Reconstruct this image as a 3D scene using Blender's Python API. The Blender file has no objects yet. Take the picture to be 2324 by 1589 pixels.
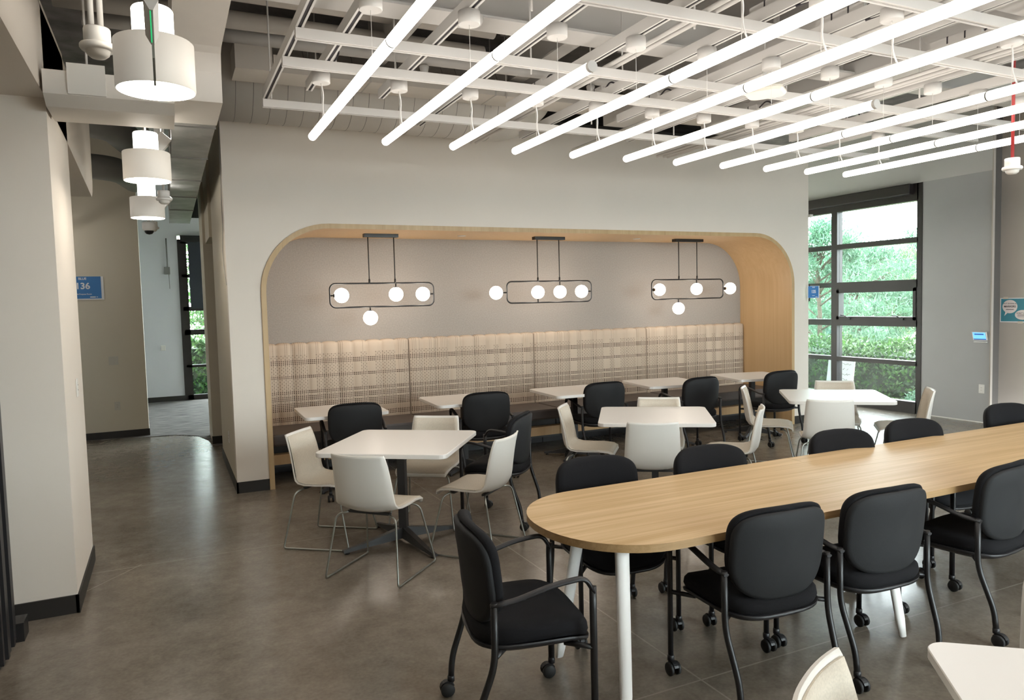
import bpy, bmesh, math, random
from mathutils import Vector, Matrix
PI = math.pi
random.seed(7)
S = bpy.context.scene
C = S.collection

# ------------------------------------------------------------------ helpers
def V(*a): return Vector(a)

class MB:
    """collects shapes into one mesh"""
    def __init__(s): s.v = []; s.f = []; s.sm = []
    def add(s, vs, fs, smooth=False):
        o = len(s.v); s.v += [tuple(v) for v in vs]
        for f in fs: s.f.append([i + o for i in f]); s.sm.append(smooth)
        return s
    def box(s, lo, hi, M=None):
        x0, y0, z0 = lo; x1, y1, z1 = hi
        vs = [V(x0,y0,z0),V(x1,y0,z0),V(x1,y1,z0),V(x0,y1,z0),V(x0,y0,z1),V(x1,y0,z1),V(x1,y1,z1),V(x0,y1,z1)]
        if M is not None: vs = [M @ v for v in vs]
        return s.add(vs, [[0,3,2,1],[4,5,6,7],[0,1,5,4],[1,2,6,5],[2,3,7,6],[3,0,4,7]])
    def loops(s, loops, cap0=True, cap1=True, smooth=True, closed=True):
        n = len(loops[0]); vs = [p for l in loops for p in l]; fs = []
        for k in range(len(loops) - 1):
            for i in range(n if closed else n - 1):
                j = (i + 1) % n
                fs.append([k*n+i, k*n+j, (k+1)*n+j, (k+1)*n+i])
        s.add(vs, fs, smooth)
        if cap0: s.add(loops[0], [list(range(n))[::-1]], False)
        if cap1: s.add(loops[-1], [list(range(n))], False)
        return s
    def tube(s, pts, r, seg=10, caps=True, flat=1.0, smooth=True):
        pts = [Vector(p) for p in pts]; rs = r if isinstance(r, (list, tuple)) else [r]*len(pts)
        t0 = (pts[1]-pts[0]).normalized()
        up = V(0,0,1) if abs(t0.z) < .9 else V(1,0,0)
        nrm = (up - t0*up.dot(t0)).normalized(); ls = []
        for i, p in enumerate(pts):
            a = pts[max(i-1,0)]; b = pts[min(i+1,len(pts)-1)]
            t = (b-a).normalized()
            nrm = (nrm - t*nrm.dot(t)).normalized(); bn = t.cross(nrm)
            ls.append([p + (nrm*math.cos(2*PI*k/seg)*flat + bn*math.sin(2*PI*k/seg))*rs[i] for k in range(seg)])
        return s.loops(ls, caps, caps, smooth)
    def lathe(s, prof, c=(0,0,0), seg=24, axis='z', cap0=False, cap1=False, smooth=True):
        ls = []
        for r, h in prof:
            l = []
            for k in range(seg):
                a = 2*PI*k/seg; x = r*math.cos(a); y = r*math.sin(a)
                p = V(x,y,h) if axis == 'z' else (V(h,x,y) if axis == 'x' else V(y,h,x))
                l.append(p + Vector(c))
            ls.append(l)
        return s.loops(ls, cap0, cap1, smooth)
    def sphere(s, c, r, seg=20, rings=12):
        return s.lathe([(max(1e-4, r*math.sin(PI*k/rings)), -r*math.cos(PI*k/rings)) for k in range(rings+1)], c, seg)
    def prism(s, poly, z0, z1, M=None, bev=0.0):
        n = len(poly)
        if bev:
            cx = sum(p[0] for p in poly)/n; cy = sum(p[1] for p in poly)/n
            def ins(d):
                o = []
                for p in poly:
                    w = V(p[0]-cx, p[1]-cy); L = w.length
                    o.append((cx + w.x*(1-d/L), cy + w.y*(1-d/L)))
                return o
            L = [[V(x,y,z) for x,y in ins(d)] for d,z in ((bev,z0),(0,z0+bev),(0,z1-bev),(bev,z1))]
        else: L = [[V(x,y,z0) for x,y in poly],[V(x,y,z1) for x,y in poly]]
        if M is not None: L = [[M @ p for p in l] for l in L]
        return s.loops(L, True, True, False)
    def quad(s, a, b, c, d): return s.add([a,b,c,d], [[0,1,2,3]])
    def build(s, name, mat, parent=None, bevel=0, loc=None):
        me = bpy.data.meshes.new(name)
        me.from_pydata(s.v, [], s.f); me.update()
        me.polygons.foreach_set('use_smooth', s.sm)
        bm = bmesh.new(); bm.from_mesh(me)
        bmesh.ops.remove_doubles(bm, verts=bm.verts, dist=1e-6)
        bmesh.ops.recalc_face_normals(bm, faces=bm.faces)
        bm.to_mesh(me); bm.free()
        if mat: me.materials.append(mat)
        o = bpy.data.objects.new(name, me); C.objects.link(o)
        if parent: o.parent = parent
        if loc: o.location = loc
        if bevel:
            m = o.modifiers.new('bevel', 'BEVEL'); m.width = bevel; m.segments = 2; m.limit_method = 'ANGLE'
        return o

def tag(o, label=None, cat=None, group=None, kind=None):
    if label: o['label'] = label
    if cat: o['category'] = cat
    if group: o['group'] = group
    if kind: o['kind'] = kind
    return o
def empty(name, loc=(0,0,0), rz=0):
    o = bpy.data.objects.new(name, None); C.objects.link(o); o.location = loc; o.rotation_euler = (0,0,rz)
    o.empty_display_size = .1
    return o
def copy_tree(o, parent=None):
    c = o.copy(); C.objects.link(c)
    if parent: c.parent = parent
    for ch in list(o.children): copy_tree(ch, c)
    return c
def struct(o, label, cat): return tag(o, label, cat, kind='structure')
def B(lo, hi): return MB().box(lo, hi)
def rrect(w, h, r, seg=6, cx=0, cy=0):
    o = []
    for sx, sy, a0 in ((1,1,0),(-1,1,90),(-1,-1,180),(1,-1,270)):
        for k in range(seg+1):
            a = math.radians(a0 + 90*k/seg)
            o.append((cx + sx*(w/2-r) + r*math.cos(a), cy + sy*(h/2-r) + r*math.sin(a)))
    return o
def arcpts(pts, r, n=6):
    """round the inner corners of a polyline"""
    pts = [Vector(p) for p in pts]; out = [pts[0]]
    for i in range(1, len(pts)-1):
        a, b, c = pts[i-1], pts[i], pts[i+1]
        rr = r[i-1] if isinstance(r, (list,tuple)) else r
        d = min(rr, (a-b).length*.49, (c-b).length*.49)
        p = b + (a-b).normalized()*d; q = b + (c-b).normalized()*d
        for k in range(n+1):
            t = k/n; out.append(p*(1-t)**2 + b*2*t*(1-t) + q*t*t)
    out.append(pts[-1]); return out

# ------------------------------------------------------------------ materials
def newmat(name):
    m = bpy.data.materials.new(name); m.use_nodes = True
    nt = m.node_tree; return m, nt, nt.nodes['Principled BSDF']
def N(nt, t, **kw):
    n = nt.nodes.new(t)
    for k, v in kw.items():
        if k in n.inputs.keys() if isinstance(k, str) else False: n.inputs[k].default_value = v
        else: setattr(n, k, v)
    return n
def math_(nt, op, a, b=None, c=None):
    n = nt.nodes.new('ShaderNodeMath'); n.operation = op
    for i, x in enumerate((a, b, c)):
        if x is None: continue
        if isinstance(x, (int, float)): n.inputs[i].default_value = x
        else: nt.links.new(x, n.inputs[i])
    return n.outputs[0]
def rgb(c): return (c[0], c[1], c[2], 1)
def P(name, col, rough=.5, metal=0, noise=None, bump=0, bscale=200, spec=None, coat=0):
    """principled with optional colour mottling (scale, amount) and bump"""
    m, nt, b = newmat(name)
    b.inputs['Base Color'].default_value = rgb(col); b.inputs['Roughness'].default_value = rough
    b.inputs['Metallic'].default_value = metal
    if spec is not None: b.inputs['Specular IOR Level'].default_value = spec
    if coat: b.inputs['Coat Weight'].default_value = coat; b.inputs['Coat Roughness'].default_value = .15
    tc = N(nt, 'ShaderNodeTexCoord')
    if noise:
        no = N(nt, 'ShaderNodeTexNoise'); no.inputs['Scale'].default_value = noise[0]; no.inputs['Detail'].default_value = 5
        nt.links.new(tc.outputs['Object'], no.inputs['Vector'])
        r = N(nt, 'ShaderNodeValToRGB'); a = noise[1]
        r.color_ramp.elements[0].position = .3; r.color_ramp.elements[1].position = .7
        r.color_ramp.elements[0].color = rgb([x*(1-a) for x in col]); r.color_ramp.elements[1].color = rgb([min(1,x*(1+a)) for x in col])
        nt.links.new(no.outputs['Fac'], r.inputs['Fac']); nt.links.new(r.outputs['Color'], b.inputs['Base Color'])
    if bump:
        no = N(nt, 'ShaderNodeTexNoise'); no.inputs['Scale'].default_value = bscale; no.inputs['Detail'].default_value = 3
        nt.links.new(tc.outputs['Object'], no.inputs['Vector'])
        bp = N(nt, 'ShaderNodeBump'); bp.inputs['Strength'].default_value = bump; bp.inputs['Distance'].default_value = .01
        nt.links.new(no.outputs['Fac'], bp.inputs['Height']); nt.links.new(bp.outputs['Normal'], b.inputs['Normal'])
    return m
def emit(name, col, st):
    m, nt, b = newmat(name)
    b.inputs['Base Color'].default_value = rgb([.8*x for x in col])
    b.inputs['Emission Color'].default_value = rgb(col); b.inputs['Emission Strength'].default_value = st
    return m
def wood(name, c0, c1, axis='x', scale=1.0, rough=.35):
    m, nt, b = newmat(name); tc = N(nt, 'ShaderNodeTexCoord'); mp = N(nt, 'ShaderNodeMapping')
    s = {'x': (.35,14,14), 'y': (14,.35,14), 'z': (14,14,.35)}[axis]
    mp.inputs['Scale'].default_value = [x*scale for x in s]
    nt.links.new(tc.outputs['Object'], mp.inputs['Vector'])
    n1 = N(nt, 'ShaderNodeTexNoise'); n1.inputs['Scale'].default_value = 1.6; n1.inputs['Detail'].default_value = 6; n1.inputs['Roughness'].default_value = .6
    n1.inputs['Distortion'].default_value = .6
    nt.links.new(mp.outputs['Vector'], n1.inputs['Vector'])
    mp2 = N(nt, 'ShaderNodeMapping'); mp2.inputs['Scale'].default_value = [x*scale*(6 if x > 1 else 3) for x in s]
    nt.links.new(tc.outputs['Object'], mp2.inputs['Vector'])
    n2 = N(nt, 'ShaderNodeTexNoise'); n2.inputs['Scale'].default_value = 2; n2.inputs['Detail'].default_value = 2
    nt.links.new(mp2.outputs['Vector'], n2.inputs['Vector'])
    f = math_(nt, 'ADD', math_(nt, 'MULTIPLY', n1.outputs['Fac'], .72), math_(nt, 'MULTIPLY', n2.outputs['Fac'], .28))
    r = N(nt, 'ShaderNodeValToRGB'); r.color_ramp.elements[0].position = .33; r.color_ramp.elements[1].position = .66
    r.color_ramp.elements[0].color = rgb(c0); r.color_ramp.elements[1].color = rgb(c1)
    nt.links.new(f, r.inputs['Fac']); nt.links.new(r.outputs['Color'], b.inputs['Base Color'])
    b.inputs['Roughness'].default_value = rough
    return m
def floor_mat():
    m, nt, b = newmat('polished_concrete'); tc = N(nt, 'ShaderNodeTexCoord')
    n1 = N(nt, 'ShaderNodeTexNoise'); n1.inputs['Scale'].default_value = .9; n1.inputs['Detail'].default_value = 8; n1.inputs['Roughness'].default_value = .62; n1.inputs['Distortion'].default_value = .5
    n2 = N(nt, 'ShaderNodeTexNoise'); n2.inputs['Scale'].default_value = 9; n2.inputs['Detail'].default_value = 8; n2.inputs['Roughness'].default_value = .7
    n3 = N(nt, 'ShaderNodeTexNoise'); n3.inputs['Scale'].default_value = 55; n3.inputs['Detail'].default_value = 3
    for n in (n1, n2, n3): nt.links.new(tc.outputs['Object'], n.inputs['Vector'])
    f = math_(nt, 'ADD', math_(nt, 'ADD', math_(nt, 'MULTIPLY', n1.outputs['Fac'], .55), math_(nt, 'MULTIPLY', n2.outputs['Fac'], .3)), math_(nt, 'MULTIPLY', n3.outputs['Fac'], .15))
    r = N(nt, 'ShaderNodeValToRGB'); e = r.color_ramp.elements
    e[0].position = .36; e[0].color = rgb((.125,.105,.082)); e[1].position = .66; e[1].color = rgb((.30,.262,.215))
    k = e.new(.5); k.color = rgb((.205,.175,.14))
    nt.links.new(f, r.inputs['Fac'])
    sx = N(nt, 'ShaderNodeSeparateXYZ'); nt.links.new(tc.outputs['Object'], sx.inputs['Vector'])
    line = None
    def near(sock, val, w=.0045):
        return math_(nt, 'LESS_THAN', math_(nt, 'ABSOLUTE', math_(nt, 'SUBTRACT', sock, val)), w)
    terms = [near(sx.outputs['Y'], y) for y in (-.4, 2.56, 5.51, 8.6)] + [near(sx.outputs['X'], x) for x in (2.1, 5.05, 8.0)]
    # the diagonal cut near the column
    terms.append(math_(nt, 'MULTIPLY', near(math_(nt, 'SUBTRACT', math_(nt, 'MULTIPLY', sx.outputs['Y'], .626), math_(nt, 'MULTIPLY', sx.outputs['X'], .78)), 3.656), math_(nt, 'LESS_THAN', sx.outputs['X'], -.24)))
    line = terms[0]
    for t in terms[1:]: line = math_(nt, 'MAXIMUM', line, t)
    wob = N(nt, 'ShaderNodeTexNoise'); wob.inputs['Scale'].default_value = 3; nt.links.new(tc.outputs['Object'], wob.inputs['Vector'])
    line = math_(nt, 'MULTIPLY', line, math_(nt, 'MULTIPLY', wob.outputs['Fac'], .8))
    mx = N(nt, 'ShaderNodeMix', data_type='RGBA'); nt.links.new(line, mx.inputs[0])
    nt.links.new(r.outputs['Color'], mx.inputs[6]); mx.inputs[7].default_value = rgb((.42,.38,.33))
    nt.links.new(mx.outputs[2], b.inputs['Base Color'])
    rr = math_(nt, 'ADD', math_(nt, 'MULTIPLY', n2.outputs['Fac'], .20), .13)
    nt.links.new(rr, b.inputs['Roughness']); b.inputs['Specular IOR Level'].default_value = .5
    bp = N(nt, 'ShaderNodeBump'); bp.inputs['Strength'].default_value = .06; bp.inputs['Distance'].default_value = .004
    nt.links.new(n2.outputs['Fac'], bp.inputs['Height']); nt.links.new(bp.outputs['Normal'], b.inputs['Normal'])
    return m
def plaid_mat():
    """woven upholstery: rows and columns of dark dots and dashes on beige"""
    m, nt, b = newmat('dotted_plaid_fabric'); tc = N(nt, 'ShaderNodeTexCoord')
    sx = N(nt, 'ShaderNodeSeparateXYZ'); nt.links.new(tc.outputs['Object'], sx.inputs['Vector'])
    u = math_(nt, 'DIVIDE', sx.outputs['X'], .0205); v = math_(nt, 'DIVIDE', sx.outputs['Z'], .0185)
    iu = math_(nt, 'FLOOR', u); iv = math_(nt, 'FLOOR', v); fu = math_(nt, 'FRACT', u); fv = math_(nt, 'FRACT', v)
    def rnd(s, seed):
        w = N(nt, 'ShaderNodeTexWhiteNoise', noise_dimensions='1D'); nt.links.new(math_(nt, 'ADD', s, seed), w.inputs['W']); return w.outputs['Value']
    def win(f, w): return math_(nt, 'LESS_THAN', math_(nt, 'ABSOLUTE', math_(nt, 'SUBTRACT', f, .5)), w)
    g4 = math_(nt, 'FLOOR', math_(nt, 'DIVIDE', iv, 3.0)); c4 = math_(nt, 'FLOOR', math_(nt, 'DIVIDE', iu, 4.0))
    row = math_(nt, 'MULTIPLY', math_(nt, 'GREATER_THAN', rnd(g4, 3.1), .50), math_(nt, 'GREATER_THAN', rnd(iv, 77.7), .15))
    col = math_(nt, 'GREATER_THAN', rnd(c4, 9.3), .30)
    col2 = math_(nt, 'MULTIPLY', math_(nt, 'GREATER_THAN', rnd(c4, 21.9), .5), math_(nt, 'GREATER_THAN', rnd(iu, 5.5), .3))
    rowl = math_(nt, 'GREATER_THAN', rnd(g4, 41.3), .22)
    dot = math_(nt, 'MULTIPLY', win(fu, .27), win(fv, .30))
    vdash = math_(nt, 'MULTIPLY', win(fu, .17), math_(nt, 'GREATER_THAN', fv, .12))
    hdash = math_(nt, 'MULTIPLY', win(fv, .18), math_(nt, 'GREATER_THAN', fu, .12))
    chk = math_(nt, 'MODULO', math_(nt, 'ABSOLUTE', math_(nt, 'ADD', iu, iv)), 2.0)
    strong = math_(nt, 'MULTIPLY', dot, math_(nt, 'MULTIPLY', row, .95))
    vd = math_(nt, 'MULTIPLY', math_(nt, 'MULTIPLY', vdash, col2), math_(nt, 'ADD', math_(nt, 'MULTIPLY', row, .35), .36))
    hd = math_(nt, 'MULTIPLY', math_(nt, 'MULTIPLY', hdash, math_(nt, 'SUBTRACT', 1, col)), math_(nt, 'MULTIPLY', row, .55))
    light = math_(nt, 'MULTIPLY', math_(nt, 'MULTIPLY', dot, col), math_(nt, 'MULTIPLY', math_(nt, 'MULTIPLY', rowl, math_(nt, 'ADD', math_(nt, 'MULTIPLY', chk, .42), .25)), .95))
    f = math_(nt, 'MINIMUM', 1, math_(nt, 'MAXIMUM', math_(nt, 'MAXIMUM', strong, vd), math_(nt, 'MAXIMUM', hd, light)))
    mx = N(nt, 'ShaderNodeMix', data_type='RGBA'); nt.links.new(f, mx.inputs[0])
    mx.inputs[6].default_value = rgb((.55,.45,.355)); mx.inputs[7].default_value = rgb((.075,.048,.038))
    nt.links.new(mx.outputs[2], b.inputs['Base Color']); b.inputs['Roughness'].default_value = .85
    b.inputs['Specular IOR Level'].default_value = .2
    return m
def glass_mat(name, tint=(.94,.98,.97), rough=0.0):
    m, nt, b = newmat(name); nt.nodes.remove(b); out = nt.nodes['Material Output']
    t = N(nt, 'ShaderNodeBsdfTransparent'); t.inputs['Color'].default_value = rgb(tint)
    g = N(nt, 'ShaderNodeBsdfGlossy'); g.inputs['Roughness'].default_value = rough
    lw = N(nt, 'ShaderNodeLayerWeight'); fr = math_(nt, 'ADD', math_(nt, 'MULTIPLY', math_(nt, 'POWER', lw.outputs['Facing'], 5.0), .9), .035)
    mx = N(nt, 'ShaderNodeMixShader'); nt.links.new(fr, mx.inputs[0]); nt.links.new(t.outputs[0], mx.inputs[1]); nt.links.new(g.outputs[0], mx.inputs[2])
    nt.links.new(mx.outputs[0], out.inputs['Surface']); return m
def leaf_mat(name, c0, c1, trans=.25):
    m, nt, b = newmat(name)
    oi = N(nt, 'ShaderNodeNewGeometry'); r = N(nt, 'ShaderNodeValToRGB')
    r.color_ramp.elements[0].color = rgb(c0); r.color_ramp.elements[1].color = rgb(c1)
    nt.links.new(oi.outputs['Random Per Island'], r.inputs['Fac']); nt.links.new(r.outputs['Color'], b.inputs['Base Color'])
    b.inputs['Roughness'].default_value = .5
    tr = N(nt, 'ShaderNodeBsdfTranslucent'); nt.links.new(r.outputs['Color'], tr.inputs['Color'])
    mx = N(nt, 'ShaderNodeMixShader'); mx.inputs[0].default_value = trans
    nt.links.new(b.outputs[0], mx.inputs[1]); nt.links.new(tr.outputs[0], mx.inputs[2])
    nt.links.new(mx.outputs[0], nt.nodes['Material Output'].inputs['Surface']); return m
def carpet_mat():
    m, nt, b = newmat('striped_carpet'); tc = N(nt, 'ShaderNodeTexCoord'); mp = N(nt, 'ShaderNodeMapping')
    mp.inputs['Scale'].default_value = (1.2, 14, 1); nt.links.new(tc.outputs['Object'], mp.inputs['Vector'])
    n1 = N(nt, 'ShaderNodeTexNoise'); n1.inputs['Scale'].default_value = 3; n1.inputs['Detail'].default_value = 5; nt.links.new(mp.outputs['Vector'], n1.inputs['Vector'])
    r = N(nt, 'ShaderNodeValToRGB'); r.color_ramp.elements[0].position = .38; r.color_ramp.elements[1].position = .64
    r.color_ramp.elements[0].color = rgb((.05,.045,.04)); r.color_ramp.elements[1].color = rgb((.24,.22,.20))
    nt.links.new(n1.outputs['Fac'], r.inputs['Fac']); nt.links.new(r.outputs['Color'], b.inputs['Base Color']); b.inputs['Roughness'].default_value = .95
    return m

M = {}
M['wall'] = P('wall_paint_white', (.77,.705,.63), .6, noise=(1.2,.02), bump=.05, bscale=300)
M['wallg'] = P('wall_paint_grey', (.37,.365,.365), .6, noise=(1.5,.03), bump=.05, bscale=300)
M['wallr'] = P('wall_taupe_shaded', (.10,.09,.082), .6)  # shade on the narrow return put into its colour
M['wallk'] = P('bulkhead_paint', (.50,.49,.475), .6)
M['wallt'] = P('wall_paint_taupe', (.42,.375,.33), .6, noise=(1.5,.03), bump=.05, bscale=300)
M['wallb'] = P('wall_paint_beige', (.64,.58,.47), .6, noise=(1.2,.02), bump=.05, bscale=300)
M['wallc'] = P('wall_paint_cool', (.68,.68,.70), .6)
M['floor'] = floor_mat()
M['base'] = P('rubber_base_black', (.02,.018,.016), .5)
M['deck'] = P('ceiling_deck', (.20,.185,.18), .85, noise=(4,.35), bump=.4, bscale=60)
M['white'] = P('white_paint_metal', (.62,.60,.575), .5)
M['duct'] = P('painted_duct', (.74,.70,.65), .55, noise=(2,.06))
M['galv'] = P('galvanised_steel', (.36,.355,.345), .42, .2, noise=(6,.25))
M['dduct'] = P('grey_duct', (.20,.195,.18), .6, noise=(3,.1))
M['sw'] = P('white_powder_coat', (.82,.80,.77), .4)
M['oak'] = wood('light_oak_laminate', (.47,.315,.155), (.66,.48,.285), 'x', 1.0, .40)
M['oak'].node_tree.nodes['Principled BSDF'].inputs['Specular IOR Level'].default_value = .06
M['oakedge'] = wood('oak_edge_band', (.30,.18,.075), (.44,.285,.14), 'x', 1.4, .4)
M['maple'] = wood('maple_veneer', (.57,.375,.19), (.64,.44,.235), 'z', .8, .42)
M['maplef'] = wood('maple_veneer_edge', (.47,.32,.16), (.58,.42,.23), 'z', .8, .45)
M['felt'] = P('grey_felt_panel', (.33,.30,.275), .9, noise=(70,.09), spec=.2)
M['plaid'] = plaid_mat()
M['vinyl'] = P('brown_grey_vinyl', (.095,.078,.072), .45, noise=(5,.1))
M['black'] = P('black_metal', (.012,.012,.013), .4)
M['blackp'] = P('black_plastic', (.016,.016,.018), .42, bump=.08, bscale=400)
M['blackf'] = P('black_upholstery', (.0085,.0085,.010), .92, bump=.25, bscale=500, spec=.25)
M['shell'] = P('charcoal_plastic_shell', (.0075,.0082,.0098), .75, bump=.1, bscale=350)
M['rub'] = P('rubber_wheel', (.01,.01,.01), .6)
M['wtop'] = P('white_laminate', (.80,.775,.74), .32)
M['wchair'] = P('white_polypropylene', (.74,.715,.665), .42, bump=.05, bscale=500)
M['linen'] = P('cream_linen_pad', (.62,.555,.46), .9, noise=(160,.08), bump=.15, bscale=500)
M['steel'] = P('satin_steel_rod', (.38,.39,.36), .35, .9)
M['dkst'] = P('dark_powder_steel', (.035,.036,.038), .45)
M['frame'] = P('dark_bronze_frame', (.016,.012,.0115), .45)
M['glass'] = glass_mat('clear_glass')
M['gglass'] = glass_mat('greenish_glass', (.90,.97,.95))
M['tubeL'] = emit('tube_diffuser', (1,.94,.865), 3.3)
M['drumS'] = emit('drum_shade_glow', (1,.94,.85), .055)  # faint glow added to brighten the shade
M['globe'] = emit('opal_globe', (1,.88,.75), 6.2)
M['drumL'] = emit('drum_diffuser', (1,.92,.78), 11.0)
M['drumU'] = emit('upper_diffuser', (1,.94,.83), 3.2)
M['spotL'] = emit('spot_lens', (1,.97,.9), 8.0)
M['dim'] = emit('drum_white_shade', (1,.95,.88), .0)
M['shade'] = P('grey_roller_shade', (.045,.05,.06), .9)
M['plate'] = P('white_plate', (.74,.72,.68), .4)
M['ivory'] = P('ivory_plate', (.56,.53,.46), .4)
M['blue'] = P('sign_blue', (.045,.20,.50), .5)
M['paper'] = P('white_paper', (.82,.82,.82), .7)
M['teal'] = P('poster_teal', (.05,.24,.31), .6)
M['ink'] = P('black_ink', (.03,.025,.03), .7)
M['bubble'] = P('bubble_pink_white', (.78,.70,.68), .7)
M['red'] = P('red_pipe', (.35,.03,.03), .45)
M['egreen'] = P('green_exit_edge', (.02,.45,.16), .3); M['egreen'].node_tree.nodes['Principled BSDF'].inputs['Emission Color'].default_value = (.03,.8,.25,1); M['egreen'].node_tree.nodes['Principled BSDF'].inputs['Emission Strength'].default_value = .18
M['egrey'] = P('exit_edge_grey', (.18,.19,.16), .4)
M['screen'] = emit('panel_screen', (.12,.36,.85), .65)
M['screend'] = emit('panel_screen_dark', (.01,.05,.22), .5)
M['carpet'] = carpet_mat()
M['grass'] = P('meadow_grass', (.14,.20,.085), .9, noise=(1.5,.35))
M['dry'] = P('dry_grass', (.30,.22,.15), .9, noise=(1.5,.2))
M['gravel'] = P('pale_gravel', (.38,.38,.385), .9, noise=(30,.4), bump=.8, bscale=60)
M['hedge'] = leaf_mat('hedge_leaf', (.010,.036,.015), (.068,.17,.032), .3)
M['pine'] = leaf_mat('pine_needles', (.05,.13,.08), (.125,.235,.145), .3)
M['pine2'] = leaf_mat('yellow_green_foliage', (.085,.155,.07), (.17,.25,.12), .3)
M['bark'] = P('bark', (.09,.06,.045), .9, bump=.6, bscale=30)
M['mirror'] = P('cable_sheath', (.55,.54,.52), .5)

# ------------------------------------------------------------------ camera
cw = (1.666, .438, -.0643, -.0255); hc = 1.72
f_, yaw, pit, rol = cw
fw = V(math.sin(yaw)*math.cos(pit), math.cos(yaw)*math.cos(pit), math.sin(pit))
rt = V(math.cos(yaw), -math.sin(yaw), 0); up = rt.cross(fw)
r2 = rt*math.cos(rol) + up*math.sin(rol); u2 = up*math.cos(rol) - rt*math.sin(rol)
cam = bpy.data.cameras.new('camera'); co = bpy.data.objects.new('camera', cam); C.objects.link(co)
co.matrix_world = Matrix(((r2.x,u2.x,-fw.x,0),(r2.y,u2.y,-fw.y,0),(r2.z,u2.z,-fw.z,hc),(0,0,0,1)))
cam.sensor_fit = 'HORIZONTAL'; cam.sensor_width = 36; cam.lens = 36*f_*1000/2324; cam.clip_start = .02; cam.clip_end = 300
S.camera = co

# ------------------------------------------------------------------ the setting
YW = 7.25
ZT = 3.60
o = B((-6,-4.5,-.12),(9.56,11.36,0)).build('floor', M['floor']); struct(o, 'brown grey polished concrete floor with saw-cut joints', 'floor')
# carpet beyond the corridor with a curved edge
cv = [(-1.2,11.36),(-.29,11.2),(.04,11.16),(.31,10.9),(.42,10.45),(.45,10.0),(3,10.0),(3,15.42),(-4,15.42),(-4,11.36)]
o = MB().prism(cv, .0, .006).build('carpet', M['carpet']); struct(o, 'dark grey streaked carpet at the end of the corridor', 'carpet')
o = B((-4,11.36,-.12),(3,15.6,0)).build('floor', M['carpet']); struct(o, 'sub floor under the carpet at the corridor end', 'floor')
o = MB().box((-6,-4.5,4.25),(9.9,16,4.4)).build('ceiling', M['deck']); struct(o, 'dark exposed ceiling deck', 'ceiling')

# booth wall with the rounded alcove opening
AL, AR, AT = .81, 7.54, 2.53
RO = .66
def arch(l, r, t, rad, n=14):
    p = [(l,0)]
    for k in range(n+1):
        a = PI - PI/2*k/n; p.append((l+rad+rad*math.cos(a), t-rad+rad*math.sin(a)))
    for k in range(n+1):
        a = PI/2 - PI/2*k/n; p.append((r-rad+rad*math.cos(a), t-rad+rad*math.sin(a)))
    p.append((r,0)); return p
WL, WR = .52, 7.81
inn = arch(AL, AR, AT, RO)
m = MB()
for (y, flip) in ((YW,0),(YW+.14,1)):
    n = len(inn)
    out = []
    for (x,z) in inn:
        if z <= 0: out.append((WL if x < 4 else WR, 0))
        elif z < AT-RO+1e-6: out.append((WL if x < 4 else WR, z))
        else: out.append(None)
    # left pier, right pier, head as strips
    fl = [i for i in range(n) if inn[i][0] <= AL+RO+1e-6]; fr = [i for i in range(n) if inn[i][0] >= AR-RO-1e-6]
    for idx, xx in ((fl, WL), (fr, WR)):
        for a, b in zip(idx[:-1], idx[1:]):
            p, q = inn[a], inn[b]
            m.quad(V(p[0],y,p[1]), V(q[0],y,q[1]), V(xx,y,q[1]), V(xx,y,p[1]))
    m.quad(V(WL,y,AT), V(WR,y,AT), V(WR,y,ZT), V(WL,y,ZT))
m.quad(V(WL,YW,0),V(WL,YW+.14,0),V(WL,YW+.14,ZT),V(WL,YW,ZT)); m.quad(V(WR,YW,0),V(WR,YW+.14,0),V(WR,YW+.14,ZT),V(WR,YW,ZT))
m.quad(V(WL,YW,ZT),V(WR,YW,ZT),V(WR,YW+.14,ZT),V(WL,YW+.14,ZT))
o = m.build('wall_back', M['wall']); struct(o, 'off white wall with the rounded alcove opening', 'wall')
# wood lining of the alcove
a0 = arch(AL, AR, AT, RO); a1 = arch(AL+.047, AR-.047, AT-.047, RO-.047)
m = MB(); y0, y1 = YW-.018, 8.22
m2 = MB()
for i in range(len(a0)-1):
    p, q, r, s = a0[i], a0[i+1], a1[i+1], a1[i]
    m2.quad(V(p[0],y0,p[1]),V(q[0],y0,q[1]),V(r[0],y0,r[1]),V(s[0],y0,s[1]))
    m.add([V(s[0],y0,s[1]),V(r[0],y0,r[1]),V(r[0],y1,r[1]),V(s[0],y1,s[1])],[[0,1,2,3]],True)
    m2.add([V(p[0],y0,p[1]),V(q[0],y0,q[1]),V(q[0],y1,q[1]),V(p[0],y1,p[1])],[[0,1,2,3]],True)
o = m.build('trim_1', M['maple']); struct(o, 'maple lining of the rounded seating alcove', 'alcove lining')
o = m2.build('trim_2', M['maplef']); struct(o, 'maple front edge framing the rounded alcove', 'alcove edge')
for x in (3.0, 5.35):
    o = MB().lathe([(.045,0),(.05,-.006),(.0,-.006)], (x+.03,7.72,AT-.047)).build('recessed_spot', M['plate'])
    tag(o, 'small round recessed fitting in the alcove ceiling %s the middle globe chandelier' % ('left of' if x < 4 else 'right of'), 'recessed light', 'recessed fittings in the alcove ceiling')
o = B((AL,8.2,0),(AR,8.3,AT)).build('wall_alcove', M['felt']); struct(o, 'grey felt back wall of the alcove', 'wall')
o = B((.6,9.25,0),(7.69,9.35,4.25)).build('wall_plenum', M['dduct']); struct(o, 'dark wall deep behind the round duct', 'wall')
o = B((-.5,-1.62,0),(2.2,-1.5,4.25)).build('wall_light_block', M['wall']); struct(o, 'unseen short wall added behind the camera to block window light', 'wall')  # added out of view to keep rear window light off the left column
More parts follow.
